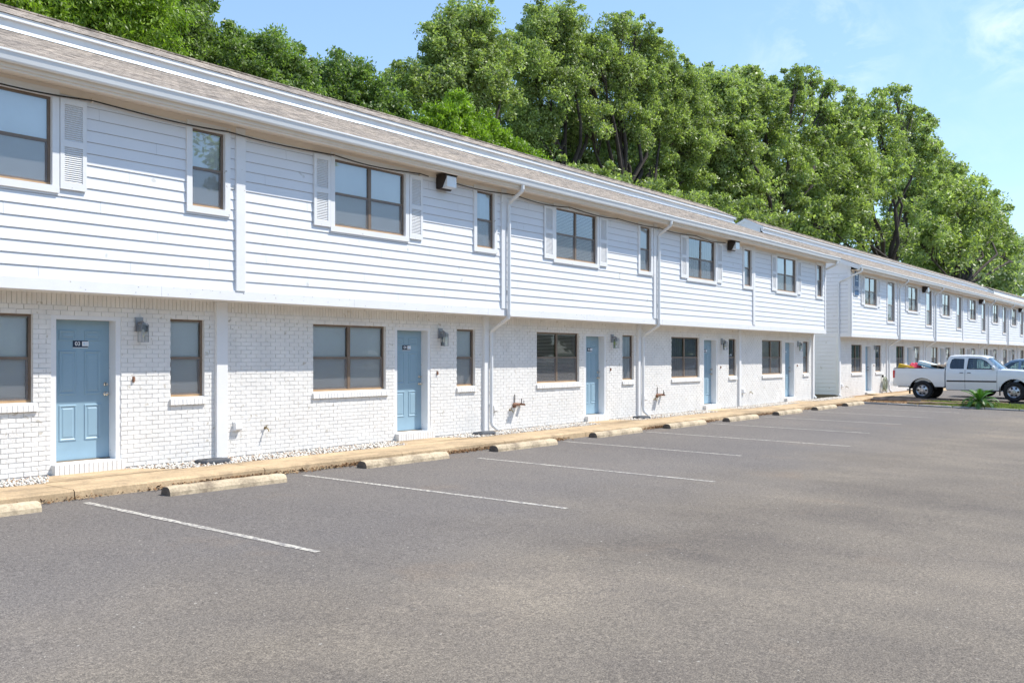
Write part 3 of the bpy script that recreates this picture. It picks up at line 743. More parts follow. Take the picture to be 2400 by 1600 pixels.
m = MB()                                              # concrete aprons up to each door step
for b in b1[:-1]:
    xa = 2.58+b+4.1; m.face([(xa-.35, 12.93, -.014), (xa+1.7, 12.93, -.014), (xa+1.18, 13.57, -.012), (xa-.02, 13.57, -.012)]); m.face([(xa-.35, 12.93, -.1), (xa-.02, 13.57, -.1), (xa-.02, 13.57, -.012), (xa-.35, 12.93, -.014)]); m.face([(xa+1.18, 13.57, -.1), (xa+1.7, 12.93, -.1), (xa+1.7, 12.93, -.014), (xa+1.18, 13.57, -.012)])
for b in b2[:-1]:
    xa = 41.14+b+3.6; m.face([(xa-.3, 12.93, -.014), (xa+1.5, 12.93, -.014), (xa+1.2, 13.57, -.012), (xa-.02, 13.57, -.012)])
tag(m.build('door_aprons', 'walk'), kind='structure')
sheet('gravel_bed', 'soil', [-12, 110], [12.9, 13.72], lambda x, y: -.055)
# painted stall lines (worn white)
lines = [((6.22, 11.67), (6.28, 7.28), 1), ((9.76, 11.63), (10.08, 6.85), 1), ((13.45, 11.12), (13.7, 6.5), 1), ((17.15, 11.75), (17.4, 7.7), 1), ((20.61, 11.62), (20.9, 6.7), 1), ((24.3, 11.65), (24.6, 7.4), 1), ((28.0, 11.7), (28.3, 7.6), 1), ((31.7, 11.6), (31.95, 7.6), 1), ((35.2, 11.6), (35.4, 7.6), 1), ((2.7, 11.65), (2.8, 7.0), 1)]
for k, (a, b, w_) in enumerate(lines):
    m = MB(); h = .045; n = 30; dx = (b[0]-a[0]); 
    for i in range(n):
        p, q = i/n, (i+1)/n
        def pt(f, s):
            x, y = a[0]+(b[0]-a[0])*f, a[1]+(b[1]-a[1])*f
            return (x+s*(h+.006*math.sin(f*37+k)), y, gz(y)+.004)
        m.face([pt(p, -1), pt(p, 1), pt(q, 1), pt(q, -1)])
    tag(m.build('parking_line', 'stripe'), kind='structure')
# ------------------------------------------------------------------ wheel stops
stops = [(3.6, 5.55, 11.55, 'sandy concrete wheel stop cut off by the left picture edge'),
 (7.22, 9.12, 11.45, 'long sandy wheel stop near the left, below the post beside door 03'),
 (10.98, 13.05, 11.62, 'sandy wheel stop below the wide window beside door 04'),
 (14.5, 16.5, 11.6, 'sandy wheel stop just below the first full-height downspout'),
 (18.35, 20.45, 11.75, 'cracked brown-stained wheel stop in front of the first rusty hose hanger'),
 (21.85, 23.95, 11.72, 'sandy wheel stop in front of the middle downspout'),
 (25.2, 27.25, 11.6, 'sandy wheel stop below the fourth blue door from the right-hand end group'),
 (28.95, 31.0, 11.62, 'wheel stop with a rounded sandy top, third from the grass island'),
 (32.5, 34.5, 11.64, 'paler trapezoid wheel stop, second from the grass island'),
 (35.85, 37.75, 11.68, 'last small wheel stop touching the grass island')]
stops[6] = (25.2, 27.25, 11.6, 'sandy wheel stop fourth from the grass island, in front of the fourth blue door')
def stop_mesh(L, seed, wear):
    rs = random.Random(seed); m = MB(); prof = [(-.125, 0), (-.118, .055), (-.085, .105), (-.04, .122), (.04, .122), (.085, .105), (.118, .055), (.125, 0)]
    n = 26; rings = []
    for i in range(n+1):
        x = L*i/n; e = 0 if 0 < i < n else .012
        rings.append([(x, y*(1-e*3)+rs.uniform(-1, 1)*wear*.4, max(0, z*(1-e*4)+rs.uniform(-1, 1)*wear*(1 if z > .01 else 0))) for y, z in prof])
    m.loft(rings, 0, True, False)
    i0 = len(m.v)
    m.face(rings[0][::-1], 1); m.face(rings[-1], 1)
    return m
for k, (xa, xb, y, lab) in enumerate(stops):
    o = stop_mesh(xb-xa, k, .0025 if k not in (4, 2) else .006).build('wheel_stop', ['stop', 'stopend'], None, (xa, y, gz(y)-.002), smooth=False)
    o.rotation_euler = (math.radians(1.1), 0, math.radians([0, -2.5, -.5, -1, 0, 0, -.4, .3, 0, -.6][k]))
    tag(o, lab, 'wheel stop', 'wheel stops along the pavement')
# ------------------------------------------------------------------ dark drain pads at the feet of the posts
def pad():
    m = MB()
    def ring(s, z, dx=0): return [(x*s+dx, y*s, z) for x, y in ((-.26, -.12), (-.20, -.16), (.22, -.17), (.28, -.10), (.27, .13), (.20, .17), (-.2, .15), (-.27, .10))]
    m.loft([ring(1, 0), ring(1.02, .03), ring(.96, .06), ring(.86, .072)], 0, True, False)
    inner = [(-.13+.06*math.cos(a), .0+.045*math.sin(a), .072) for a in [i*math.pi/4 for i in range(8)]]
    top = [(p[0], p[1], .072) for p in ring(.86, .072)]
    for t_ in tessellate_polygon([[Vector((p[0], p[1], 0)) for p in top], [Vector((p[0], p[1], 0)) for p in inner]]):
        al = top+inner; m.face([al[i] for i in t_])
    m.loft([inner, [(p[0], p[1], .02) for p in inner]], 1, True, False); m.face([(p[0], p[1], .02) for p in inner], 1)
    return m
for k, (x, lab) in enumerate(((9.22, 'dark grey plastic drain pad at the foot of the wide white post'), (16.25, 'dark grey drain pad under the first downspout right of door 04'), (23.25, 'small dark drain pad beneath the middle downspout'))):
    o = pad().build('drain_pad', ['blackplastic', 'dark'], None, (x, 13.28, -.03)); o.rotation_euler = (0, 0, -.06); tag(o, lab, 'drain pad', 'drain pads by the posts')
# ------------------------------------------------------------------ gravel, leaf litter, grass
def scatter_stones(n):
    base = np.array([(1, 0, 0), (-1, 0, 0), (0, 1, 0), (0, -1, 0), (0, 0, 1), (0, 0, -1)], float)
    fc = np.array([(0, 2, 4), (2, 1, 4), (1, 3, 4), (3, 0, 4), (2, 0, 5), (1, 2, 5), (3, 1, 5), (0, 3, 5)])
    x = RNG.uniform(2.5, 41, n); 
    y = 12.93+RNG.beta(1.2, 1, n)*.74
    keep = np.ones(n, bool)
    for b in b1[:-1]: 
        xa = 2.58+b+4.1; keep &= ~((x > xa-.3+(y-12.93)*.5) & (x < xa+1.65-(y-12.93)*.8))
    x, y = x[keep], y[keep]; n = len(x)
    s = RNG.uniform(.014, .036, (n, 1, 1))*RNG.uniform(.6, 1.2, (n, 1, 3))
    V_ = base[None]*s*RNG.uniform(.75, 1.25, (n, 6, 3))
    a = RNG.uniform(0, 6.28, n); ca, sa = np.cos(a)[:, None], np.sin(a)[:, None]
    X = V_[..., 0]*ca-V_[..., 1]*sa+x[:, None]; Y = V_[..., 0]*sa+V_[..., 1]*ca+y[:, None]; Z = V_[..., 2]+(-.05+RNG.uniform(0, .035, n))[:, None]
    V_ = np.stack([X, Y, Z], -1).reshape(-1, 3); Fc = (fc[None]+np.arange(n)[:, None, None]*6).reshape(-1, 3)
    return V_, Fc
V_, Fc = scatter_stones(19000)
o = fast('white_gravel', V_, Fc, 'gravel'); tag(o, 'strip of white pebbles between the brick wall and the pavement', 'gravel', kind='stuff')
def scatter_quads(x, y, z, smin, smax, flat=.3):
    n = len(x); a = RNG.uniform(0, 6.28, n); s = RNG.uniform(smin, smax, n)
    u = np.stack([np.cos(a), np.sin(a), RNG.uniform(-flat, flat, n)], -1)*s[:, None]; v = np.stack([-np.sin(a), np.cos(a), RNG.uniform(-flat, flat, n)], -1)*s[:, None]*.55
    p = np.stack([x, y, z], -1)
    V_ = np.stack([p-u, p-v, p+u, p+v], 1).reshape(-1, 3); Fc = np.arange(n*4).reshape(-1, 4); return V_, Fc
n = 26000; x = RNG.uniform(-3, 41, n); dens = .5+.5*np.sin(x*.9)+.4*np.sin(x*2.3+1)
keep = RNG.uniform(0, 1.6, n) < dens; x = x[keep]; n = len(x); y = 11.985-np.abs(RNG.normal(0, .07, n))
V_, Fc = scatter_quads(x, y, -.15-.02*(11.9-y)+.012+RNG.uniform(0, .05, n)*np.clip((y-11.82)/.12, .1, 1), .01, .026, .8)
tag(fast('leaf_litter', V_, Fc, 'litter'), 'brown dry leaves gathered along the kerb', 'leaves', kind='stuff')
# grass island between the two car parks
def iz(x, y): return gz(y)+.035+.055*max(0, 1-abs(x-39.5)/1.1)+.012*math.sin(x*7+y*3)+(x-38.42)*.045
def island(name, mat, y0, y1):
    xs = np.linspace(38.42, 40.32, 14); ys = np.linspace(y0, y1, 26)
    m = MB()
    for i in range(13):
        for j in range(25): m.face([(a, b, iz(a, b)) for a, b in ((xs[i], ys[j]), (xs[i+1], ys[j]), (xs[i+1], ys[j+1]), (xs[i], ys[j+1]))])
    m.face([(38.42, y0, -.5), (38.42, y1, -.5), (38.42, y1, iz(38.42, y1)), (38.42, y0, iz(38.42, y0))])
    return tag(m.build(name, mat), kind='structure')
island('mulch_bed', 'soil', 9.0, 11.98); island('lawn_strip', 'lawn', -6, 9.0)
n = 24000; x = RNG.uniform(38.6, 40.25, n); y = RNG.uniform(1.5, 10.2, n); keep = RNG.uniform(0, 1, n) < np.clip((9.9-y)/1.6, .06, 1); x, y = x[keep], y[keep]; n = len(x)
z = np.array([iz(a, b) for a, b in zip(x, y)]); h = RNG.uniform(.02, .07, n); a = RNG.uniform(0, 6.28, n)
p = np.stack([x, y, z], -1); w_ = np.stack([np.cos(a), np.sin(a), np.zeros(n)], -1)*.012; tip = p+np.stack([RNG.normal(0, .02, n), RNG.normal(0, .02, n), h], -1)
V_ = np.stack([p-w_, p+w_, tip], 1).reshape(-1, 3)
tag(fast('grass', V_, np.arange(n*3).reshape(-1, 3), 'blade', tint=np.repeat(RNG.uniform(0, 1, n), 3)), 'short green grass on the island beside the pickup', 'grass', kind='stuff')
n = 2600; x = RNG.uniform(38.5, 40.3, n); y = RNG.uniform(8.3, 11.9, n); z = np.array([iz(a, b) for a, b in zip(x, y)])+.012
V_, Fc = scatter_quads(x, y, z, .015, .04); tag(fast('fallen_leaves', V_, Fc, 'litter'), 'dry orange-brown leaves scattered on the mulch end of the island', 'leaves', kind='stuff')
# edging stones along the island, each its own piece
rs = random.Random(3); y = 11.9; k = 0
while y > 1.0:
    L = rs.uniform(1.0, 1.35); m = MB(); rings = []
    for i in range(6):
        f = i/5; yy = -L*f*.97; j = lambda: rs.uniform(-.008, .008)
        rings.append([(0+j(), yy, -.06), (0+j(), yy, .045+j()), (.02+j(), yy, .065+j()), (.11+j(), yy, .065+j()), (.13, yy, .04), (.13, yy, -.06)])
    m.loft(rings, 0, True, True)
    o = m.build('edging_stone', 'stone', None, (38.33+rs.uniform(-.02, .02), y, gz(y))); o.rotation_euler = (-.02 if False else math.atan(.02), 0, rs.uniform(-.02, .02))
    names = ['darkest', 'dark cracked', 'pale', 'grey', 'grey', 'grey', 'grey', 'grey', 'grey', 'grey', 'grey']
    if k < 3: lab = ['grey edging stone touching the last wheel stop', 'grey edging stone by the dark timbers, second from the pavement', 'grey edging stone third from the pavement along the mulch'][k]; grp = 'edging stones along the island'
    else: lab = 'grey edging stone running along the grass side of the island'; grp = 'edging stones along the island'
    tag(o, lab, 'edging stone', grp); y -= L; k += 1
# timbers and logs lying on the mulch
def log(x0, y0, x1, y1, r, mat, lab, sq=False, dz=0.0):
    m = MB(); n = 14; L = math.hypot(x1-x0, y1-y0); rs = random.Random(int(x0*100)+int(y0*7))
    pts = [(L*i/n, rs.uniform(-.012, .012), rs.uniform(-.008, .008)) for i in range(n+1)]
    m.tube(pts, [r*rs.uniform(.88, 1.08) for _ in pts], 7 if not sq else 4, 0, .75)
    o = m.build('landscape_timber', mat, None, (x0, y0, iz(min(x0, 40.3), y0)+r*.6+dz)); o.rotation_euler = (0, math.asin(max(-.5, min(.5, (iz(min(x0, 40.3), y0)-iz(min(x1, 40.3), y1))/L))), math.atan2(y1-y0, x1-x0))
    tag(o, lab, 'timber', 'old timbers edging the mulch bed')
log(39.1, 11.7, 39.6, 9.9, .065, 'timber', 'dark timber lying on the mulch nearest the pavement', True)
log(39.75, 11.8, 40.05, 10.0, .07, 'timber', 'dark charred timber beside the rear wheel of the pickup', True)
log(40.2, 11.3, 40.25, 9.0, .06, 'timber', 'thin grey timber between the mulch and the rear tyre', True)
log(38.75, 10.2, 39.1, 8.1, .06, 'timber2', 'long brown log on the island left of the little palm', False)
log(40.15, 8.9, 40.25, 6.9, .05, 'timber2', 'pale thin branch under the side of the pickup', False)
# ------------------------------------------------------------------ sago palm
PX, PY_ = 38.85, 7.65
P = root('sago_palm', (PX, PY_, iz(PX, PY_)-.02), 'small sago palm with arching green fronds on the grass island', 'palm')
m = MB(); m.lathe([(.06, 0), (.10, .03), (.105, .10), (.085, .17), (.05, .21)], 12, 0, 'z'); 
for i in range(40):
    a = i*2.4; z = .02+.17*i/40; r = .10-.03*(z/.2); m.face([(r*math.cos(a-.15), r*math.sin(a-.15), z), (r*math.cos(a+.15), r*math.sin(a+.15), z), ((r+.035)*math.cos(a), (r+.035)*math.sin(a), z+.05)])
m.build('trunk', 'bark', P)
rs = random.Random(5)
for i in range(26):
    a = i*2.399; el = .25+1.15*(i/26.0); L = .78*rs.uniform(.85, 1.08); fr = MB(); n = 34; pts = []
    r_, z_ = 0, 0; e = el
    for j in range(n+1):
        pts.append((r_, z_)); r_ += L/n*math.cos(e); z_ += L/n*math.sin(e); e -= (.055 if el < 1 else .03)
    ca, sa = math.cos(a), math.sin(a)
    cen = [Vector((ca*p, sa*p, .18+q)) for p, q in pts]
    for j in range(3, n):
        d = (cen[j]-cen[j-1]).normalized(); side = Vector((-sa, ca, 0)); up = side.cross(d)
        w = .17*math.sin(math.pi*min(1, (j-1)/n*1.02))**.6
        for sg in (-1, 1):
            tipv = cen[j]+side*sg*w*.9+d*w*.45+Vector((0, 0, .25*w)); fr.face([cen[j], cen[j]+d*.026, tipv])
    fr.tube([tuple(c) for c in cen], .006, 4)
    me = fr.build('frond', 'frond', P)
    at_ = me.data.attributes.new('tint', 'FLOAT', 'POINT'); at_.data.foreach_set('value', [rs.uniform(.3, 1)]*len(me.data.vertices))
# ------------------------------------------------------------------ coiled hose by the second building
H_ = root('garden_hose', (47.42, 13.38, -.03), 'pale coiled garden hose hanging by the narrow ground floor window behind the pickup', 'hose')
m = MB(); pts = []
for i in range(260):
    a = i/260*2*math.pi*7; k = i/260
    pts.append((.02+.24*math.cos(a)*(.8+.25*math.sin(k*9))+.1*k, .16-.10*math.sin(k*11)*.6, .40+.36*math.sin(a)*(.85+.15*math.cos(k*7))))
m.tube(pts, .017, 6); m.build('coil', 'hoseg', H_, smooth=True)
m = MB(); m.box(.0, .012, .20, .29, .74, .86); m.build('hook', 'dark', H_)
# ------------------------------------------------------------------ vehicles
def vehicle_side(m, cols, hw, mi=0, rows=7):
    """cols: (u, zbottom, ztop); body side skins on both sides"""
    for sg in (-1, 1):
        rings = []
        for (u, zb, zt) in cols:
            rings.append([(u, sg*hw(u, zb+(zt-zb)*j/rows), zb+(zt-zb)*j/rows) for j in range(rows+1)])
        m.loft(rings, mi, False, False)
def arch(u, c, r, base, zc=.40):
    d = abs(u-c)
    return max(base, zc+math.sqrt(max(0, r*r-d*d))) if d < r else base
def wheel(parent, u, y, r=.40, w=.24, sg=-1):
    W = bpy.data.objects.new('wheel', None)
    t = MB(); s_ = sg
    t.lathe([(r*.60, -s_*w*.0), (r*.64, s_*w*.42), (r*.74, s_*w*.50), (r*.90, s_*w*.50), (r*.98, s_*w*.40), (r, s_*w*.2), (r, -s_*w*.25), (r*.95, -s_*w*.45), (r*.6, -s_*w*.5)], 40, 0, 'y')
    o = t.build('wheel', 'rubber', parent, (u, y, r), smooth=True)
    q = MB()
    q.lathe([(r*.62, s_*w*.40), (r*.60, s_*w*.45), (r*.55, s_*w*.36), (r*.50, s_*w*.30), (r*.25, s_*w*.40), (r*.16, s_*w*.42), (r*.14, s_*w*.48), (0.002, s_*w*.48)], 40, 0, 'y', (0, 0, 0), False)
    for k in range(6):
        a = k*math.pi/3; ring = []
        for j in range(10):
            b = 2*math.pi*j/10; rr = r*(.38+.11*math.cos(b)); aa = a+.27*math.sin(b)
            ring.append((rr*math.cos(aa), s_*w*.375+s_*.006, rr*math.sin(aa)))
        q.face(ring if s_ < 0 else ring[::-1], 1)
    for k in range(6):
        a = k*math.pi/3+.5; q.lathe([(.012, s_*w*.41), (.012, s_*w*.45)], 8, 1, 'y', (r*.2*math.cos(a), 0, r*.2*math.sin(a)))
    q.build('rim', ['alloy', 'blacktrim'], o)
    return o
T = root('pickup_truck', (42.82, 8.8, -.085), 'white extended-cab pickup truck parked facing right with a loaded bed', 'pickup truck', None, -math.pi/2)
RA, FA = -1.62, 1.83
def hwT(u, z):
    s = 1.0-.06*max(0, (z-.95)/.35)**2-.05*max(0, (.75-z)/.35)**1.5
    if u > 2.1: s -= .35*((u-2.1)/.75)**2.2
    if u < -2.6: s -= .5*((-2.6-u)/.2)**2*.06
    return s*.985
# bed
us = [-2.79+.035*i for i in range(59)]; us[-1] = -.745
cols = [(u, arch(u, RA, .50, .55+.0*(u)), 1.31-.02*(u+2.79)/2) for u in us]
m = MB(); vehicle_side(m, cols, hwT)
for sg in (-1, 1):
    rings = [[(u, sg*hwT(u, zt), zt), (u, sg*(hwT(u, zt)-.02), zt+.012), (u, sg*(hwT(u, zt)-.07), zt+.012), (u, sg*(hwT(u, zt)-.08), zt-.01), (u, sg*(hwT(u, zt)-.08), .72)] for u, zb, zt in cols]; m.loft(rings, 0, False, False)
m.box(-2.80, -2.74, -.93, .93, .60, 1.30); m.box(-.80, -.745, -.93, .93, .60, 1.28)
m.box(-2.74, -.8, -.9, .9, .70, .73, 1)
merged(m.build('bed', ['truck', 'blacktrim'], T, smooth=False))
for sg in (-1, 1): m = MB(); m.box(-2.76, -.76, sg*.90-.035, sg*.90+.035, 1.318, 1.33); m.build('bed_rail_cap', 'blacktrim', T)
# cab and nose
us = [-.70+.035*i for i in range(100)]; us = [u for u in us if u < 2.79]+[2.80]
def topT(u):
    if u < 1.25: return 1.27
    return 1.27-.03*(u-1.25)-.055*max(0, (u-1.25)/1.55)**2-.22*max(0, (u-2.35)/.45)**3
cols = [(u, arch(u, FA, .50, .44+.1*max(0, (u-2.3)/.5)), topT(u)) for u in us]
m = MB(); vehicle_side(m, cols, hwT, 0, 9)
hood = []
for (u, zb, zt) in cols:
    if u < 1.15: continue
    hw = hwT(u, zt); hood.append([(u, -hw, zt), (u, -hw*.93, zt+.022), (u, -hw*.75, zt+.035), (u, 0, zt+.05), (u, hw*.75, zt+.035), (u, hw*.93, zt+.022), (u, hw, zt)])
m.loft(hood, 0, False, False)
u, zb, zt = cols[-1]
m.face([(u, -hwT(u, zt), zt), (u, hwT(u, zt), zt), (u, hwT(u, zb), zb), (u, -hwT(u, zb), zb)], 0)
m.face([(-.70, -hwT(0, 1.27), 1.27), (-.70, hwT(0, 1.27), 1.27), (-.70, .96, .46), (-.70, -.96, .46)])
m.box(-.68, 1.3, -.9, .9, .42, .46, 1); m.box(1.2, 2.6, -.85, .85, .45, .6, 1)
for sg in (-1, 1): m.box(-2.7, -.7, sg*.5-.05, sg*.5+.05, .5, .62, 1)
body = merged(m.build('body', ['truck', 'blacktrim'], T, smooth=True))
# greenhouse
ZB, ZT_ = 1.27, 1.80
def gy(z): return .925-.20*((z-ZB)/(ZT_-ZB))
outer = [(-.70, ZB), (1.33, ZB), (1.28, 1.31), (.86, 1.715), (.74, 1.775), (.60, 1.80), (-.50, 1.815), (-.62, 1.78), (-.69, 1.60)]
w1 = [(-.56, 1.33), (-.50, 1.30), (-.02, 1.30), (-.02, 1.715), (-.40, 1.73), (-.50, 1.69), (-.56, 1.50)]
w2 = [(.10, 1.30), (1.12, 1.30), (.80, 1.61), (.62, 1.70), (.50, 1.72), (.14, 1.725)]
m = MB()
for sg in (-1, 1):
    al = outer+w1+w2
    for tr in tessellate_polygon([[Vector((a, b, 0)) for a, b in P_] for P_ in (outer, w1, w2)]):
        m.face([(al[i][0], sg*gy(al[i][1]), al[i][1]) for i in tr])
rf = []
for (u, z, k) in ((-.69, 1.60, .0), (-.66, 1.74, .01), (-.60, 1.80, .02), (-.48, 1.825, .03), (.1, 1.835, .035), (.60, 1.81, .03), (.76, 1.775, .02), (.86, 1.72, .01)):
    y = gy(min(z, 1.8)); rf.append([(u, -y, z-.005), (u, -y*.9, z+.018+k*.3), (u, -y*.5, z+.02+k), (u, y*.5, z+.02+k), (u, y*.9, z+.018+k*.3), (u, y, z-.005)])
m.loft(rf, 0, False, False)
for sg in (-1, 1): m.box(-.70, -.66, sg*.80-.1, sg*.80+.1, 1.27, 1.62)
m.build('cab_roof', 'truck', T, smooth=False)
for sg in (-1, 1):
    m = MB(); m.face([(a, sg*(gy(b)-.008), b) for a, b in w1]); m.build('quarter_window', 'darkglass', T)
    m = MB(); m.face([(a, sg*(gy(b)-.008), b) for a, b in w2]); m.build('door_window', 'carglass', T)
m = MB(); m.face([(-.685, -.75, 1.30), (-.685, .75, 1.30), (-.64, .70, 1.72), (-.64, -.70, 1.72)])
m.build('rear_window', 'darkglass', T)
m = MB(); rr = []
for u, z in ((1.36, 1.275), (1.10, 1.50), (.87, 1.71)): rr.append([(u-.14, -gy(z)*.995, z), (u-.03, -gy(z)*.7, z+.01), (u+.02, 0, z+.015), (u-.03, gy(z)*.7, z+.01), (u-.14, gy(z)*.995, z)])
m.loft(rr, 0, False, False); m.build('windshield', 'carglass', T, smooth=True)
m = MB()
for sg in (-1, 1):
    prev = w2+[w2[0]]
    for a, b in list(zip(prev, prev[1:])): m.tube([(a[0], sg*(gy(a[1])+.004), a[1]), (b[0], sg*(gy(b[1])+.004), b[1])], .011, 5)
m.tube([(1.33, -.9, 1.29), (1.40, 0, 1.30), (1.33, .9, 1.29)], .015, 5)
m.build('window_seal', 'blacktrim', T)
for sg, nm in ((-1, 'door'), (1, 'door')):
    m = MB()                                        # door cut lines and handles sit on the side skin
    for u in (.035, 1.22): m.tube([(u, sg*(hwT(u, z)+.001), z) for z in (.47, .6, .8, 1.0, 1.15, 1.26)], .006, 4)
    m.build('door_gap', 'blacktrim', T)
    for u0 in (-.17, .12): m = MB(); m.box(u0, u0+.13, sg*.975-.012, sg*.975+.012, 1.13, 1.155); m.build('door_handle', 'seat', T)
    m = MB(); m.loft([[(u, sg*(hwT(u, .8)+o_), .80+h_) for o_, h_ in ((-.005, -.03), (.018, -.024), (.018, .024), (-.005, .03))] for u in (-.66, 0, .6, 1.20)]); m.build('side_moulding', 'blacktrim', T)
    m = MB(); rings = []
    for (y, sc_) in ((0, .5), (.04, .95), (.14, 1), (.20, .8)):
        rings.append([(1.10+.07*sc_*math.cos(a)*.8, sg*(.93+y), 1.36+.085*sc_*math.sin(a)) for a in [k*math.pi/4 for k in range(8)]])
    m.loft(rings, 0); m.build('side_mirror', 'truck', T, smooth=True)
    for c in (RA, FA):
        m = MB(); rings = []
        for j in range(17):
            a = math.pi*j/16; u = c+.50*math.cos(a); z = .40+.50*math.sin(a); z = max(z, .46)
            rings.append([(u, sg*(hwT(u, z)+.004), z), (c+(u-c)*1.05, sg*(hwT(u, z)-.002), z+.02*math.sin(a)), (c+(u-c)*.96, sg*(hwT(u, z)-.12), z-.01), (c+(u-c)*.96, sg*.5, z-.01)])
        m.loft(rings, 0, False, False); m.build('wheel_arch', 'blacktrim', T)
        m = MB(); m.box(c-.53, c-.515, sg*.86-.11, sg*.86+.11, .24, .60); m.build('mud_flap', 'blacktrim', T)
    for c in (RA, FA): wheel(T, c, sg*.86, .40, .25, sg)
    m = MB(); m.loft([[(-2.80, sg*.93, z), (-2.80, sg*.99, z), (-2.73, sg*.995, z), (-2.72, sg*.93, z)] for z in (.90, .95, 1.17, 1.22)]); m.build('taillight', 'redlens', T)
    m = MB(); m.box(2.72, 2.80, sg*.78-.12, sg*.78+.12, .86, 1.04); m.build('headlight', 'clearlens', T)
m = MB(); m.box(-2.98, -2.80, -.95, .95, .58, .72); m.box(-3.0, -2.99, -.3, .3, .6, .7); m.build('rear_bumper', 'chrome', T, bevel=.02)
m = MB(); m.box(2.78, 2.95, -.85, .85, .50, .72); m.build('front_bumper', 'chrome', T, bevel=.03)
m = MB()
for sy in (-.42, .42):
    m.box(-.1, .42, sy-.25, sy+.25, .75, .98); m.box(-.2, -.05, sy-.25, sy+.25, .9, 1.48); m.box(-.17, -.07, sy-.13, sy+.13, 1.5, 1.66)
m.box(1.0, 1.35, -.85, .85, .9, 1.22); m.build('seats', 'seat', T, bevel=.03)
m = MB(); m.lathe([(.05, -.86), (.05, .86)], 10, 0, 'y', (RA, 0, .40)); m.lathe([(.13, -.1), (.13, .1)], 12, 0, 'y', (RA, 0, .40)); m.build('axle', 'blacktrim', T)
# second car, a blue-grey crossover nosed towards the building
K = root('parked_car', (46.4, 7.55, -.09), 'blue-grey crossover parked behind the hood of the pickup, at the right edge', 'car', None, math.pi/2)
def hwK(u, z):
    s = .92-.05*max(0, (.7-z)/.4)-.05*max(0, (z-.8)/.3)
    if u > 1.6: s -= .3*((u-1.6)/.7)**2.2
    return s
def topK(u): return 1.08-.04*max(0, u-.9)-.2*max(0, (u-1.5)/.8)**2
us = [-2.3+.04*i for i in range(116)]
cols = [(u, max(arch(u, -1.35, .42, .30, .35), arch(u, 1.35, .42, .30, .35)), topK(u)) for u in us]
m = MB(); vehicle_side(m, cols, hwK, 0, 7)
m.loft([[(u, -hwK(u, zt), zt), (u, -hwK(u, zt)*.85, zt+.03), (u, 0, zt+.05), (u, hwK(u, zt)*.85, zt+.03), (u, hwK(u, zt), zt)] for u, zb, zt in cols if u > .75], 0, False, False)
u, zb, zt = cols[-1]; m.face([(u, -hwK(u, zt), zt), (u, hwK(u, zt), zt), (u, hwK(u, zb), zb), (u, -hwK(u, zb), zb)]); u, zb, zt = cols[0]; m.face([(u, -.9, zt), (u, .9, zt), (u, .9, zb), (u, -.9, zb)]); m.box(-2.2, 2.0, -.8, .8, .28, .34)
merged(m.build('body', 'carblue', K, smooth=True))
def gk(z): return .86-.26*((z-1.08)/.6)
outer = [(-2.25, 1.08), (1.05, 1.08), (.98, 1.12), (.25, 1.60), (0, 1.66), (-.9, 1.70), (-1.8, 1.64), (-2.1, 1.4)]
k1 = [(-.12, 1.13), (.72, 1.13), (.18, 1.54), (-.12, 1.60)]; k2 = [(-1.1, 1.13), (-.22, 1.13), (-.22, 1.61), (-1.1, 1.62)]; k3 = [(-1.75, 1.2), (-1.2, 1.15), (-1.2, 1.62), (-1.6, 1.57)]
m = MB()
for sg in (-1, 1):
    al = outer+k1+k2+k3
    for tr in tessellate_polygon([[Vector((a, b, 0)) for a, b in P_] for P_ in (outer, k1, k2, k3)]): m.face([(al[i][0], sg*gk(al[i][1]), al[i][1]) for i in tr])
rf = []
for u, z in ((-2.12, 1.38), (-1.95, 1.56), (-1.8, 1.63), (-1.4, 1.68), (-.9, 1.70), (0, 1.665), (.25, 1.60)):
    y = gk(z); rf.append([(u, -y, z-.003), (u, -y*.85, z+.025), (u, 0, z+.045), (u, y*.85, z+.025), (u, y, z-.003)])
m.loft(rf, 0, False, False); m.build('cabin_roof', 'carblue', K)
for sg in (-1, 1):
    for w_ in (k1, k2, k3): m = MB(); m.face([(a, sg*(gk(b)-.008), b) for a, b in w_]); m.build('side_window', 'carglass', K)
m = MB(); m.loft([[(u, -gk(z)*.98, z), (u+.06, 0, z+.02), (u, gk(z)*.98, z)] for u, z in ((1.0, 1.10), (.6, 1.36), (.25, 1.60))], 0, False, False); m.build('windshield', 'carglass', K)
m = MB(); m.face([(-2.2, -.78, 1.1), (-2.2, .78, 1.1), (-2.08, .66, 1.5), (-2.08, -.66, 1.5)]); m.build('rear_window', 'darkglass', K)
for sg in (-1, 1):
    for c in (-1.35, 1.35): wheel(K, c, sg*.80, .35, .22, sg)
    m = MB(); m.loft([[(.62+.06*s_*math.cos(a), sg*(.86+y), 1.17+.06*s_*math.sin(a)) for a in [k*math.pi/4 for k in range(8)]] for y, s_ in ((0, .5), (.05, 1), (.15, 1), (.18, .7))]); m.build('side_mirror', 'carblue', K, smooth=True)
    m = MB(); m.box(2.15, 2.25, sg*.6-.14, sg*.6+.14, .7, .85); m.build('headlight', 'clearlens', K)
m = MB()
for sy in (-.4, .4): m.box(-.3, .2, sy-.23, sy+.23, .6, .85); m.box(-.42, -.28, sy-.23, sy+.23, .8, 1.35)
m.build('seats', 'seat', K)
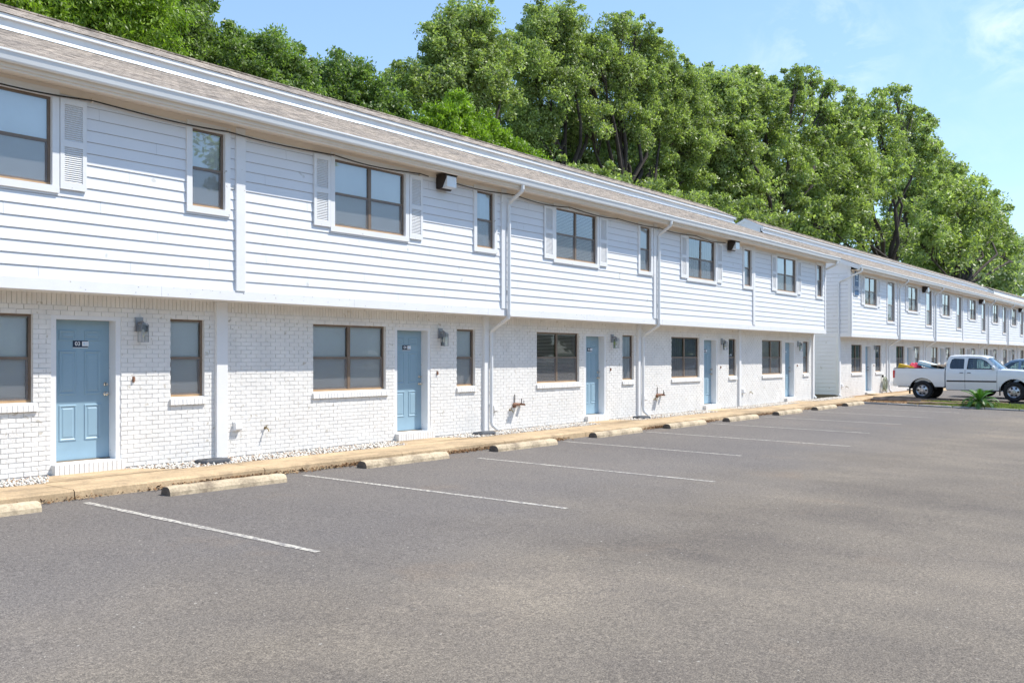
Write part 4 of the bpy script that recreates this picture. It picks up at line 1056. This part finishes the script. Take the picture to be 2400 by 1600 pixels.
# cargo in the pickup bed, each item a thing
def tw(u, y, z): return (42.82+y, 8.8-u, z-.085)      # truck coordinates to world
def wbox(name, u, y, z, l, w, h, mats, lab, cat, rot=0, tilt=0, fn=None):
    m = MB()
    if fn: fn(m)
    else: m.box(-l/2, l/2, -w/2, w/2, 0, h)
    o = m.build(name, mats, None, tw(u, y, z), bevel=.004); o.rotation_euler = (0, tilt, -math.pi/2+rot); return tag(o, lab, cat, 'things loaded in the pickup bed')
wbox('yellow_box', -2.42, -.62, .95, .62, .4, .50, ['yellow'], 'yellow cardboard box tipped at the tail of the pickup bed', 'box', .1, .22)
def crumple(l, w, h, seed, n=10):
    def f(m):
        rs = random.Random(seed); g = [[(l*(i/n-.5)+rs.uniform(-.02, .02), w*(j/n-.5)+rs.uniform(-.02, .02), h*(math.sin(math.pi*min(1, max(0, i/n)))*math.sin(math.pi*j/n))**.5*rs.uniform(.75, 1.05)) for j in range(n+1)] for i in range(n+1)]
        m.loft(g, 0, False, False)
    return f
wbox('red_bag', -2.02, -.5, 1.18, 0, 0, 0, ['red'], 'crumpled red bag on top of the load in the pickup bed', 'bag', 0, 0, crumple(.62, .6, .40, 2))
wbox('pink_sheet', -1.85, -.68, 1.17, 0, 0, 0, ['pink'], 'pale pink folded sheet below the red bag, hanging to the bed side', 'sheet', 0, .28, lambda m: (m.box(-.52, .52, -.2, .2, -.005, .035), m.box(-.45, .4, -.21, .15, .036, .06)))
wbox('foam_board', -1.32, -.45, 1.36, 0, 0, 0, ['palefoam', 'bluef'], 'pale blue-white foam board leaning across the middle of the bed', 'board', 0, .26, lambda m: (m.box(-.55, .55, -.35, .35, .02, .14), m.box(-.54, .54, -.355, .34, -.04, .019, 1)))
def carton(m): m.box(-.27, .27, -.25, .25, 0, .42); m.box(-.28, .28, -.26, .26, .421, .45); m.box(-.015, .015, -.262, -.25, .05, .42, 0)
wbox('cardboard_box', -1.04, -.55, 1.02, 0, 0, 0, ['cardboard'], 'brown cardboard box just behind the cab, in the pickup bed', 'box', 0, 0, carton)
# ------------------------------------------------------------------ trees
def leaf_cloud(cl, leaf, asp, droop, per, seed):
    """cl: array of clump centres + radius ; many small leaf faces scattered round each"""
    rg = np.random.default_rng(seed); c = np.repeat(cl[:, :3], per, 0); r = np.repeat(cl[:, 3], per)
    n = len(c); d = rg.normal(0, 1, (n, 3)); d /= np.linalg.norm(d, axis=1)[:, None]
    rad = r*rg.uniform(.15, 1, n)**.55
    p = c+d*rad[:, None]*np.array([1, 1, .75])
    u = rg.normal(0, 1, (n, 3))+d*.7; u[:, 2] -= droop; u /= np.linalg.norm(u, axis=1)[:, None]
    nr = rg.normal(0, 1, (n, 3))*.8+d*.5+np.array([0, 0, .7]); v = np.cross(u, nr); v /= (np.linalg.norm(v, axis=1)[:, None]+1e-6)
    s = leaf*rg.uniform(.6, 1.35, n)[:, None]
    V_ = np.stack([p-u*s, p-v*s*asp+u*s*.1, p+u*s, p+v*s*asp+u*s*.1], 1).reshape(-1, 3)
    tint = np.repeat(np.clip(rg.normal(.45, .22, n)+np.repeat(rg.normal(0, .16, len(cl)), per), 0, 1), 4)
    return V_, np.arange(n*4).reshape(-1, 4), tint
TREES = []
def tree(lab, Y, trunk_px, blobs, mat, leaf=.13, asp=.42, droop=.0, dens=1.0, per=70, seed=0, name='oak_tree', cl_r=.55, group=None, world=None, trunk_r=.35, fork=.35):
    rs = random.Random(seed); rg = np.random.default_rng(seed)
    B = []
    if world: B = world; tx, ty = trunk_px
    else:
        for (px, py, r, dy) in blobs: yy = Y+dy; B.append((at(px, yy), yy, zat(px, py, yy), r))
        tx, ty = at(trunk_px, Y), Y
    if not world:                                   # fill the crown between neighbouring masses
        ex = []
        for i in range(len(B)):
            for j in range(i):
                p, q = B[i], B[j]; d_ = math.dist(p[:3], q[:3])
                if .9*(p[3]+q[3])*.5 < d_ < 1.25*(p[3]+q[3]):
                    c_ = tuple((p[k_]+q[k_])/2 for k_ in range(3)); r_ = (p[3]+q[3])*.46
                    c_ = (c_[0]+rs.uniform(-.2, .2)*r_, c_[1]+rs.uniform(-.5, .9)*r_, c_[2]-.1*r_)
                    if all(math.dist(c_, b[:3]) > .45*r_ for b in B+ex): ex.append((*c_, r_))
        CORE = len(B); B = B+ex
    else: CORE = len(B)
    R = root(name, (tx, ty, -.2), lab, 'tree', group)
    cl = []
    for (x, y, z, r) in B:
        k = max(8, int(15*(r*1.12)**2*(.55/cl_r)**2*(.55+.45*dens/1.2)))
        d = rg.normal(0, 1, (k, 3)); d /= np.linalg.norm(d, axis=1)[:, None]
        rr = r*1.12*rg.uniform(.08, 1.0, k)**.45
        q = np.array([x, y, z])+d*rr[:, None]*np.array([1, 1, .85])
        cl.append(np.c_[q, rg.uniform(.6, 1.25, k)*cl_r])
        k2 = max(3, k//7); d = rg.normal(0, 1, (k2, 3)); d[:, 2] = np.abs(d[:, 2])*.8; d /= np.linalg.norm(d, axis=1)[:, None]
        q = np.array([x, y, z])+d*r*rg.uniform(1.0, 1.18, k2)[:, None]; cl.append(np.c_[q, rg.uniform(.35, .6, k2)*cl_r])
    cl = np.concatenate(cl)
    V_, Fc, tint = leaf_cloud(cl, leaf*(.80 if not world else 1), asp, droop, int(per*(1.45 if not world else 1)), seed)
    V_ -= np.array([tx, ty, -.2]); fast('crown', V_, Fc, mat, R, tint)
    m = MB(); zs = [b[2]-b[3] for b in B]; fz = max(1.8, min(zs)*(fork if world else .85)+.8); cx, cy = np.mean([b[0] for b in B]), np.mean([b[1] for b in B])
    f = Vector(((cx-tx)*.25, (cy-ty)*.25, fz)); m.tube([(0, 0, 0), (f.x*.3, f.y*.3, fz*.3), tuple(f)], [trunk_r*1.25, trunk_r, trunk_r*.8], 9)
    for (x, y, z, r) in B[:CORE]:
        e = Vector((x-tx, y-ty, z+.2)); L_ = (e-f).length; mid = f.lerp(e, .5)+Vector((rs.uniform(-.14, .14)*L_, rs.uniform(-.14, .14)*L_, rs.uniform(-.1, .08)*L_))
        R0 = trunk_r*.42; w_ = lambda k: Vector((rs.uniform(-1, 1), rs.uniform(-1, 1), rs.uniform(-.5, .5)))*L_*k
        m.tube([tuple(f), tuple(f.lerp(mid, .35)+w_(.03)), tuple(f.lerp(mid, .7)+w_(.045)), tuple(mid), tuple(mid.lerp(e, .4)+w_(.03)), tuple(mid.lerp(e, .75)+w_(.02)), tuple(e)], [R0, R0*.85, R0*.7, R0*.55, R0*.42, R0*.3, R0*.18], 7)
        near = cl[np.argsort(((cl[:, :3]-np.array([x, y, z]))**2).sum(1))[:14]]
        for c in near[::1]:
            t_ = Vector((c[0]-tx, c[1]-ty, c[2]+.2)); s0 = mid.lerp(e, rs.uniform(.35, 1)); mm = s0.lerp(t_, .5)+Vector((rs.uniform(-.2, .2), rs.uniform(-.2, .2), rs.uniform(0, .25)))
            m.tube([tuple(s0), tuple(mm), tuple(t_)], [R0*.22, R0*.13, R0*.05], 5)
    m.build('trunk', 'bark', R, smooth=True); TREES.append(R); return R
G_ = 'trees behind the buildings'
tree('yellow-green drooping-leaved tree at the top left corner above the roof', 22.5, 150, [(-60, 40, 1.6, 0), (40, -30, 1.7, .5), (60, 60, 1.1, 0), (150, 10, 1.5, 0), (240, -20, 1.6, 0), (200, 80, 1.1, 0), (300, 60, 1.3, 0), (120, -90, 1.9, .5), (260, -90, 1.5, .5), (-150, -40, 2, 0), (330, 130, .9, 0)], 'leaf_yellow', .085, .30, .9, 1.7, 75, 1, 'broadleaf_tree', .42, G_, trunk_r=.22)
tree('mid-green tree with a ragged right edge, second from the left corner', 25, 390, [(340, 0, 1.4, 0), (400, -40, 1.3, 0), (400, 70, 1.15, 0), (425, 140, 1.0, 0), (350, 120, 1.2, 0), (410, 10, 1.0, .5), (440, 190, .9, 0), (370, 180, 1, 0)], 'leaf_dark', .085, .40, .2, 1.6, 75, 2, 'broadleaf_tree', .42, G_, trunk_r=.22)
tree('rounded green tree between the ragged left tree and the darker low tree', 25, 590, [(510, 146, 1.05, 0), (570, 136, 0.95, 0), (640, 141, 1.0, 0), (600, 201, 1.2, 0), (670, 191, 0.85, 0), (540, 226, 1.1, 0), (690, 241, 0.75, 0), (480, 186, 0.95, 0), (650, 256, 1.0, 0)], 'leaf_dark', .085, .40, .2, 1.8, 75, 3, 'broadleaf_tree', .42, G_, trunk_r=.22)
tree('dark low tree behind the roof left of the tall oaks', 27, 830, [(750, 196, 0.8, 0), (800, 176, 0.9, 0), (860, 226, 1.0, 0), (790, 256, 1.1, 0), (915, 266, 0.9, 0), (740, 276, 0.9, 0), (950, 311, 1.0, 0), (870, 301, 1.0, 0), (1000, 356, 0.9, 0)], 'leaf_dark', .085, .45, .2, 1.6, 75, 4, 'broadleaf_tree', .42, G_, trunk_r=.2)
tree('bright yellow-green bushy tree in front of the oaks just above the roof', 21.8, 1100, [(1040, 285, .75, 0), (1080, 250, .55, 0), (1110, 300, .75, 0), (1160, 335, .7, 0), (1040, 340, .8, 0), (1210, 370, .6, 0), (1120, 375, .8, 0), (1255, 395, .45, 0), (1000, 320, .5, 0), (1180, 400, .7, 0)], 'leaf_bright', .085, .36, -.6, 1.9, 80, 5, 'broadleaf_tree', .36, G_, trunk_r=.15)
tree('tall oak with a rounded top, left of the cluster of three oaks', 27, 1150, [(1100, 45, 1.15, 0), (1060, 80, .9, 0), (1020, 110, .85, 0), (1140, 100, 1.05, 0), (1070, 160, 1.15, 0), (965, 200, .95, 0), (940, 185, .6, 0), (1020, 215, 1.0, 0), (1120, 190, 1.2, 0), (1180, 140, .85, 0), (1170, 240, 1.0, .5), (1090, 260, .9, .5)], 'leaf_oak', .10, .45, .1, 1.35, 75, 6, 'oak_tree', .45, G_, trunk_r=.28)
tree('tallest oak of the middle whose crown reaches the top picture edge', 28, 1330, [(1290, 40, 1.15, 0), (1250, 75, .9, 0), (1330, 65, 1.0, 0), (1230, 140, 1.2, 0), (1310, 140, 1.3, 0), (1360, 120, .8, 0), (1280, 220, 1.4, 0), (1360, 210, 1.1, 0), (1230, 280, 1.1, .5), (1330, 320, 1.2, 1), (1250, 350, .9, 1), (1370, 400, 1.0, 1)], 'leaf_oak', .10, .45, .1, 1.25, 75, 7, 'oak_tree', .48, G_, trunk_r=.34)
tree('broad oak with a dome of sunlit leaves right of the tallest oak', 27, 1440, [(1440, 60, .85, 0), (1490, 75, .9, 0), (1400, 110, .8, 0), (1450, 140, 1.3, 0), (1530, 120, 1.0, 0), (1570, 175, 1.2, 0), (1500, 200, 1.4, 0), (1610, 240, 1.1, 0), (1420, 240, 1.2, .5), (1550, 290, 1.5, 0), (1460, 320, 1.4, .5), (1620, 330, 1.2, 0), (1530, 390, 1.4, .5), (1620, 420, 1.2, .5), (1410, 420, 1.1, 1), (1600, 190, 1.1, 0), (1640, 270, 1.3, 0), (1370, 160, .9, 0), (1380, 280, 1.1, 0), (1600, 350, 1.5, 0)], 'leaf_oak', .115, .45, .1, 1.15, 75, 8, 'oak_tree', .52, G_, trunk_r=.38)
tree('leafy oak with small tufts on its flat top, right of the broad domed oak', 27.5, 1810, [(1690, 240, 1.8, 0), (1740, 190, .9, 0), (1760, 175, .6, 0), (1790, 240, 1.7, 0), (1855, 185, .9, 0), (1870, 250, 1.6, 0), (1700, 340, 2.2, 0), (1800, 340, 2.2, 0), (1900, 190, .9, 0), (1930, 270, 1.2, 0), (1740, 440, 2.2, 0), (1650, 300, 1.6, 0), (1840, 430, 2.0, 0), (1890, 350, 1.6, 0), (1660, 440, 1.8, .5), (1945, 215, .9, 0), (1800, 500, 1.8, 0), (1720, 490, 1.5, 0), (1640, 215, 1.3, 0), (1680, 200, 1.2, 0), (1960, 300, 1.8, 0), (1930, 400, 2.0, 0), (1820, 215, 1.2, 0), (1900, 450, 2, 0), (1720, 230, 1.4, 0)], 'leaf_oak', .17, .45, .1, .75, 75, 9, 'oak_tree', .70, G_, trunk_r=.45)
tree('airy paler oak with open outstretched twigs right of the flat-topped oak', 27, 2080, [(2040, 255, 1.6, 0), (2100, 225, 1.2, 0), (2010, 300, 1.6, 0), (2135, 270, 1.1, 0), (2070, 330, 2.4, 0), (2170, 290, .8, 0), (1970, 380, 2.2, 0), (2140, 370, 2.2, 0), (2040, 430, 2.8, 0), (2185, 350, .9, 0), (1960, 470, 2.2, 0), (2120, 470, 2.6, 0), (2000, 530, 2.2, 0), (2090, 550, 2.2, 0), (1900, 520, 1.9, 0), (2220, 400, 1.4, 0), (1990, 250, 1.2, 0), (2180, 420, 2.2, 0), (2000, 420, 2.6, 0), (2150, 320, 1.6, 0), (1950, 320, 1.8, 0)], 'leaf_oak', .22, .45, .1, .58, 70, 10, 'oak_tree', .95, G_, trunk_r=.5)
tree('wide spreading oak whose low limb reaches over the far roof at the right', 27, 2230, [(2230, 440, 3.2, 0), (2290, 470, 2.6, 0), (2190, 490, 3.0, 0), (2330, 500, 1.8, 0), (2260, 540, 3.6, 0), (2160, 570, 2.8, 0), (2330, 565, 2.2, 0), (2355, 540, 1.2, 0), (2210, 610, 2.8, 0), (2300, 610, 2.6, 0), (2210, 430, 2.6, 0), (2310, 545, 2.8, 0), (2250, 480, 3.0, 0), (2350, 600, 2.4, 0), (2230, 550, 3.2, 0)], 'leaf_oak', .30, .45, .1, .42, 70, 11, 'oak_tree', 1.3, G_, trunk_r=.6)
tree('distant grey-green tree low at the right edge behind the far roof', 30, 2360, [(2230, 640, 4.2, 0), (2300, 640, 4.2, 0), (2350, 620, 4.4, 0), (2390, 640, 4.6, 0), (2420, 600, 4.8, 0), (2200, 650, 3.6, 0), (2330, 670, 4, 0)], 'leaf_pale', .42, .5, .1, .22, 60, 12, 'oak_tree', 2.0, G_, trunk_r=.6)
# dense low tree filling the gaps behind the main roof
tree('shadowy understorey tree low behind the oaks over the middle of the roof', 31, 1500, [(1380, 400, 1.5, 0), (1470, 430, 1.8, 0), (1300, 380, 1.3, 0), (1560, 460, 1.9, 0), (1640, 500, 1.9, 0), (1720, 530, 2.0, 0), (1800, 550, 2.0, 0), (1250, 330, 1.1, 0), (1880, 560, 2.2, 0)], 'leaf_dark', .17, .45, .1, .7, 70, 13, 'broadleaf_tree', .75, G_, trunk_r=.3)
tree('dark understorey tree filling in low behind the second roof', 32, 2050, [(1960, 560, 3, 0), (2040, 580, 3.2, 0), (2120, 600, 3.4, 0), (2190, 620, 3.6, 0)], 'leaf_dark', .30, .45, .1, .4, 70, 14, 'broadleaf_tree', 1.3, G_, trunk_r=.4)
tree('shaded bushy tree between the tall oak trunks, just above the long ridge', 30, 1350, [(1180, 330, 1.3, 0), (1240, 400, 1.4, 0), (1320, 430, 1.6, 0), (1400, 470, 1.7, 0), (1340, 330, 1.3, 0), (1440, 390, 1.6, 0), (1520, 450, 1.7, 0), (1600, 480, 1.9, 0), (1700, 500, 2.0, 0), (1500, 350, 1.4, 1), (1620, 400, 1.7, 1), (1780, 480, 1.9, 1), (1860, 500, 2.0, 1)], 'leaf_dark', .15, .45, .1, .9, 70, 15, 'broadleaf_tree', .7, G_, trunk_r=.25)
tree('low leafy tree standing before the oak trunks near the end of the first roof', 24.2, 1560, [(1400, 430, .9, 0), (1470, 455, .85, 0), (1540, 465, 1.0, 0), (1610, 480, 1.0, 0), (1680, 500, 1.1, 0), (1750, 515, 1.2, 0), (1820, 535, 1.1, 0), (1330, 415, .8, 0)], 'leaf_oak', .13, .45, .1, 1.0, 75, 16, 'broadleaf_tree', .5, G_, trunk_r=.15)
# trees on the camera side of the car park, outside the picture (window reflections, the shade at the right edge)
tree('shade tree standing beyond the right edge of the car park', 0, (26.5, -6.4), None, 'leaf_oak', .16, .45, 0, .55, 60, 20, 'oak_tree', .7, 'trees across the car park', world=[(24.4, -3.6, 8.2, .9), (25.4, -5.0, 10, 1.5), (26.6, -6.5, 11.5, 2.2), (25, -7.5, 9.5, 1.8)], trunk_r=.25)
far = []
for k in range(3):
    rs = random.Random(40+k); h = 12+k
    tree('large leafy oak standing across the car park, opposite the buildings', 0, (-22+16*k, -38), None, 'leaf_oak', .5, .5, 0, .5, 50, 30+k, 'oak_tree', 1.7, 'trees across the car park', world=[(-22+16*k+rs.uniform(-6, 6), -38+rs.uniform(-2, 2), 1.5+(h-4)*((j+.5)/12)+rs.uniform(-.8, .8), 3.4*rs.uniform(.75, 1.1)) for j in range(12)], trunk_r=.4)
    far.append(TREES[-1])
for k in range(3, 19):
    c = copy_tree(far[k % 3], None, (-22+16*k+random.uniform(-3, 3), -38-(k-3)*.6+random.uniform(-3, 3), -.2)); c.rotation_euler = (0, 0, k*1.9)
# ------------------------------------------------------------------ light and sky
sun = bpy.data.lights.new('sun', 'SUN'); sun.energy = 3.8; sun.angle = math.radians(.5); sun.color = (1, .952, .87)
so = bpy.data.objects.new('sun', sun); C.objects.link(so); so.rotation_euler = SUN.to_track_quat('Z', 'Y').to_euler(); so.location = (20, -20, 40)
W = bpy.data.worlds.new('World'); SC.world = W; W.use_nodes = True; t = W.node_tree; bg = t.nodes['Background']
sk = t.nodes.new('ShaderNodeTexSky'); sk.sky_type = 'NISHITA'; sk.sun_disc = False
sk.sun_elevation = math.asin(SUN.z); sk.sun_rotation = math.atan2(SUN.x, SUN.y); sk.air_density = 1.15; sk.dust_density = .05; sk.ozone_density = 3.6
tc = t.nodes.new('ShaderNodeTexCoord')
def D_(px, py):
    d = Vector((CT, ST, 0))*F+Vector((ST, -CT, 0))*(px-1200)+Vector((0, 0, 1))*(836-py); return d.normalized()
# thin cirrus: streaky noise, strongest round two patches of the sky on the right
mp = t.nodes.new('ShaderNodeMapping'); mp.inputs['Rotation'].default_value = (.2, .35, .9); mp.inputs['Scale'].default_value = (1.5, 9.0, 13.0); t.links.new(tc.outputs['Generated'], mp.inputs[0])
nz = t.nodes.new('ShaderNodeTexNoise'); nz.inputs['Scale'].default_value = 1.6; nz.inputs['Detail'].default_value = 7; nz.inputs['Roughness'].default_value = .62; nz.inputs['Distortion'].default_value = .5; t.links.new(mp.outputs[0], nz.inputs['Vector'])
cr = ramp(t, nz.outputs['Fac'], [(.44, (0, 0, 0)), (.70, (1, 1, 1))])
tot = None
for d, rad, amp in ((D_(1930, 130), .10, .5), (D_(2390, 45), .09, .6), (D_(2400, 250), .45, .08)):
    dp = t.nodes.new('ShaderNodeVectorMath'); dp.operation = 'DISTANCE'; t.links.new(tc.outputs['Generated'], dp.inputs[0]); dp.inputs[1].default_value = d
    mr = t.nodes.new('ShaderNodeMapRange'); mr.interpolation_type = 'SMOOTHSTEP'; mr.inputs['From Min'].default_value = rad; mr.inputs['From Max'].default_value = 0; mr.inputs['To Max'].default_value = amp; t.links.new(dp.outputs['Value'], mr.inputs['Value'])
    if tot is None: tot = mr.outputs[0]
    else:
        a = t.nodes.new('ShaderNodeMath'); a.operation = 'MAXIMUM'; t.links.new(tot, a.inputs[0]); t.links.new(mr.outputs[0], a.inputs[1]); tot = a.outputs[0]
mu = t.nodes.new('ShaderNodeMath'); mu.operation = 'MULTIPLY'; t.links.new(cr.outputs['Color'], mu.inputs[0]); t.links.new(tot, mu.inputs[1])
gm = t.nodes.new('ShaderNodeGamma'); gm.inputs['Gamma'].default_value = .68; t.links.new(sk.outputs[0], gm.inputs['Color']); skc = mixc(t, 1, gm.outputs[0], (1.20, 1.385, 1.62), 'MULTIPLY'); cloud = mixc(t, mu.outputs[0], skc, (5.6, 6.0, 6.5))
t.links.new(cloud, bg.inputs['Color']); bg.inputs['Strength'].default_value = .145
SC.view_settings.view_transform = 'Standard'; SC.view_settings.look = 'None'; SC.view_settings.gamma = 1; SC.view_settings.exposure = .70
SC.cycles.max_bounces = 8; SC.cycles.transparent_max_bounces = 16
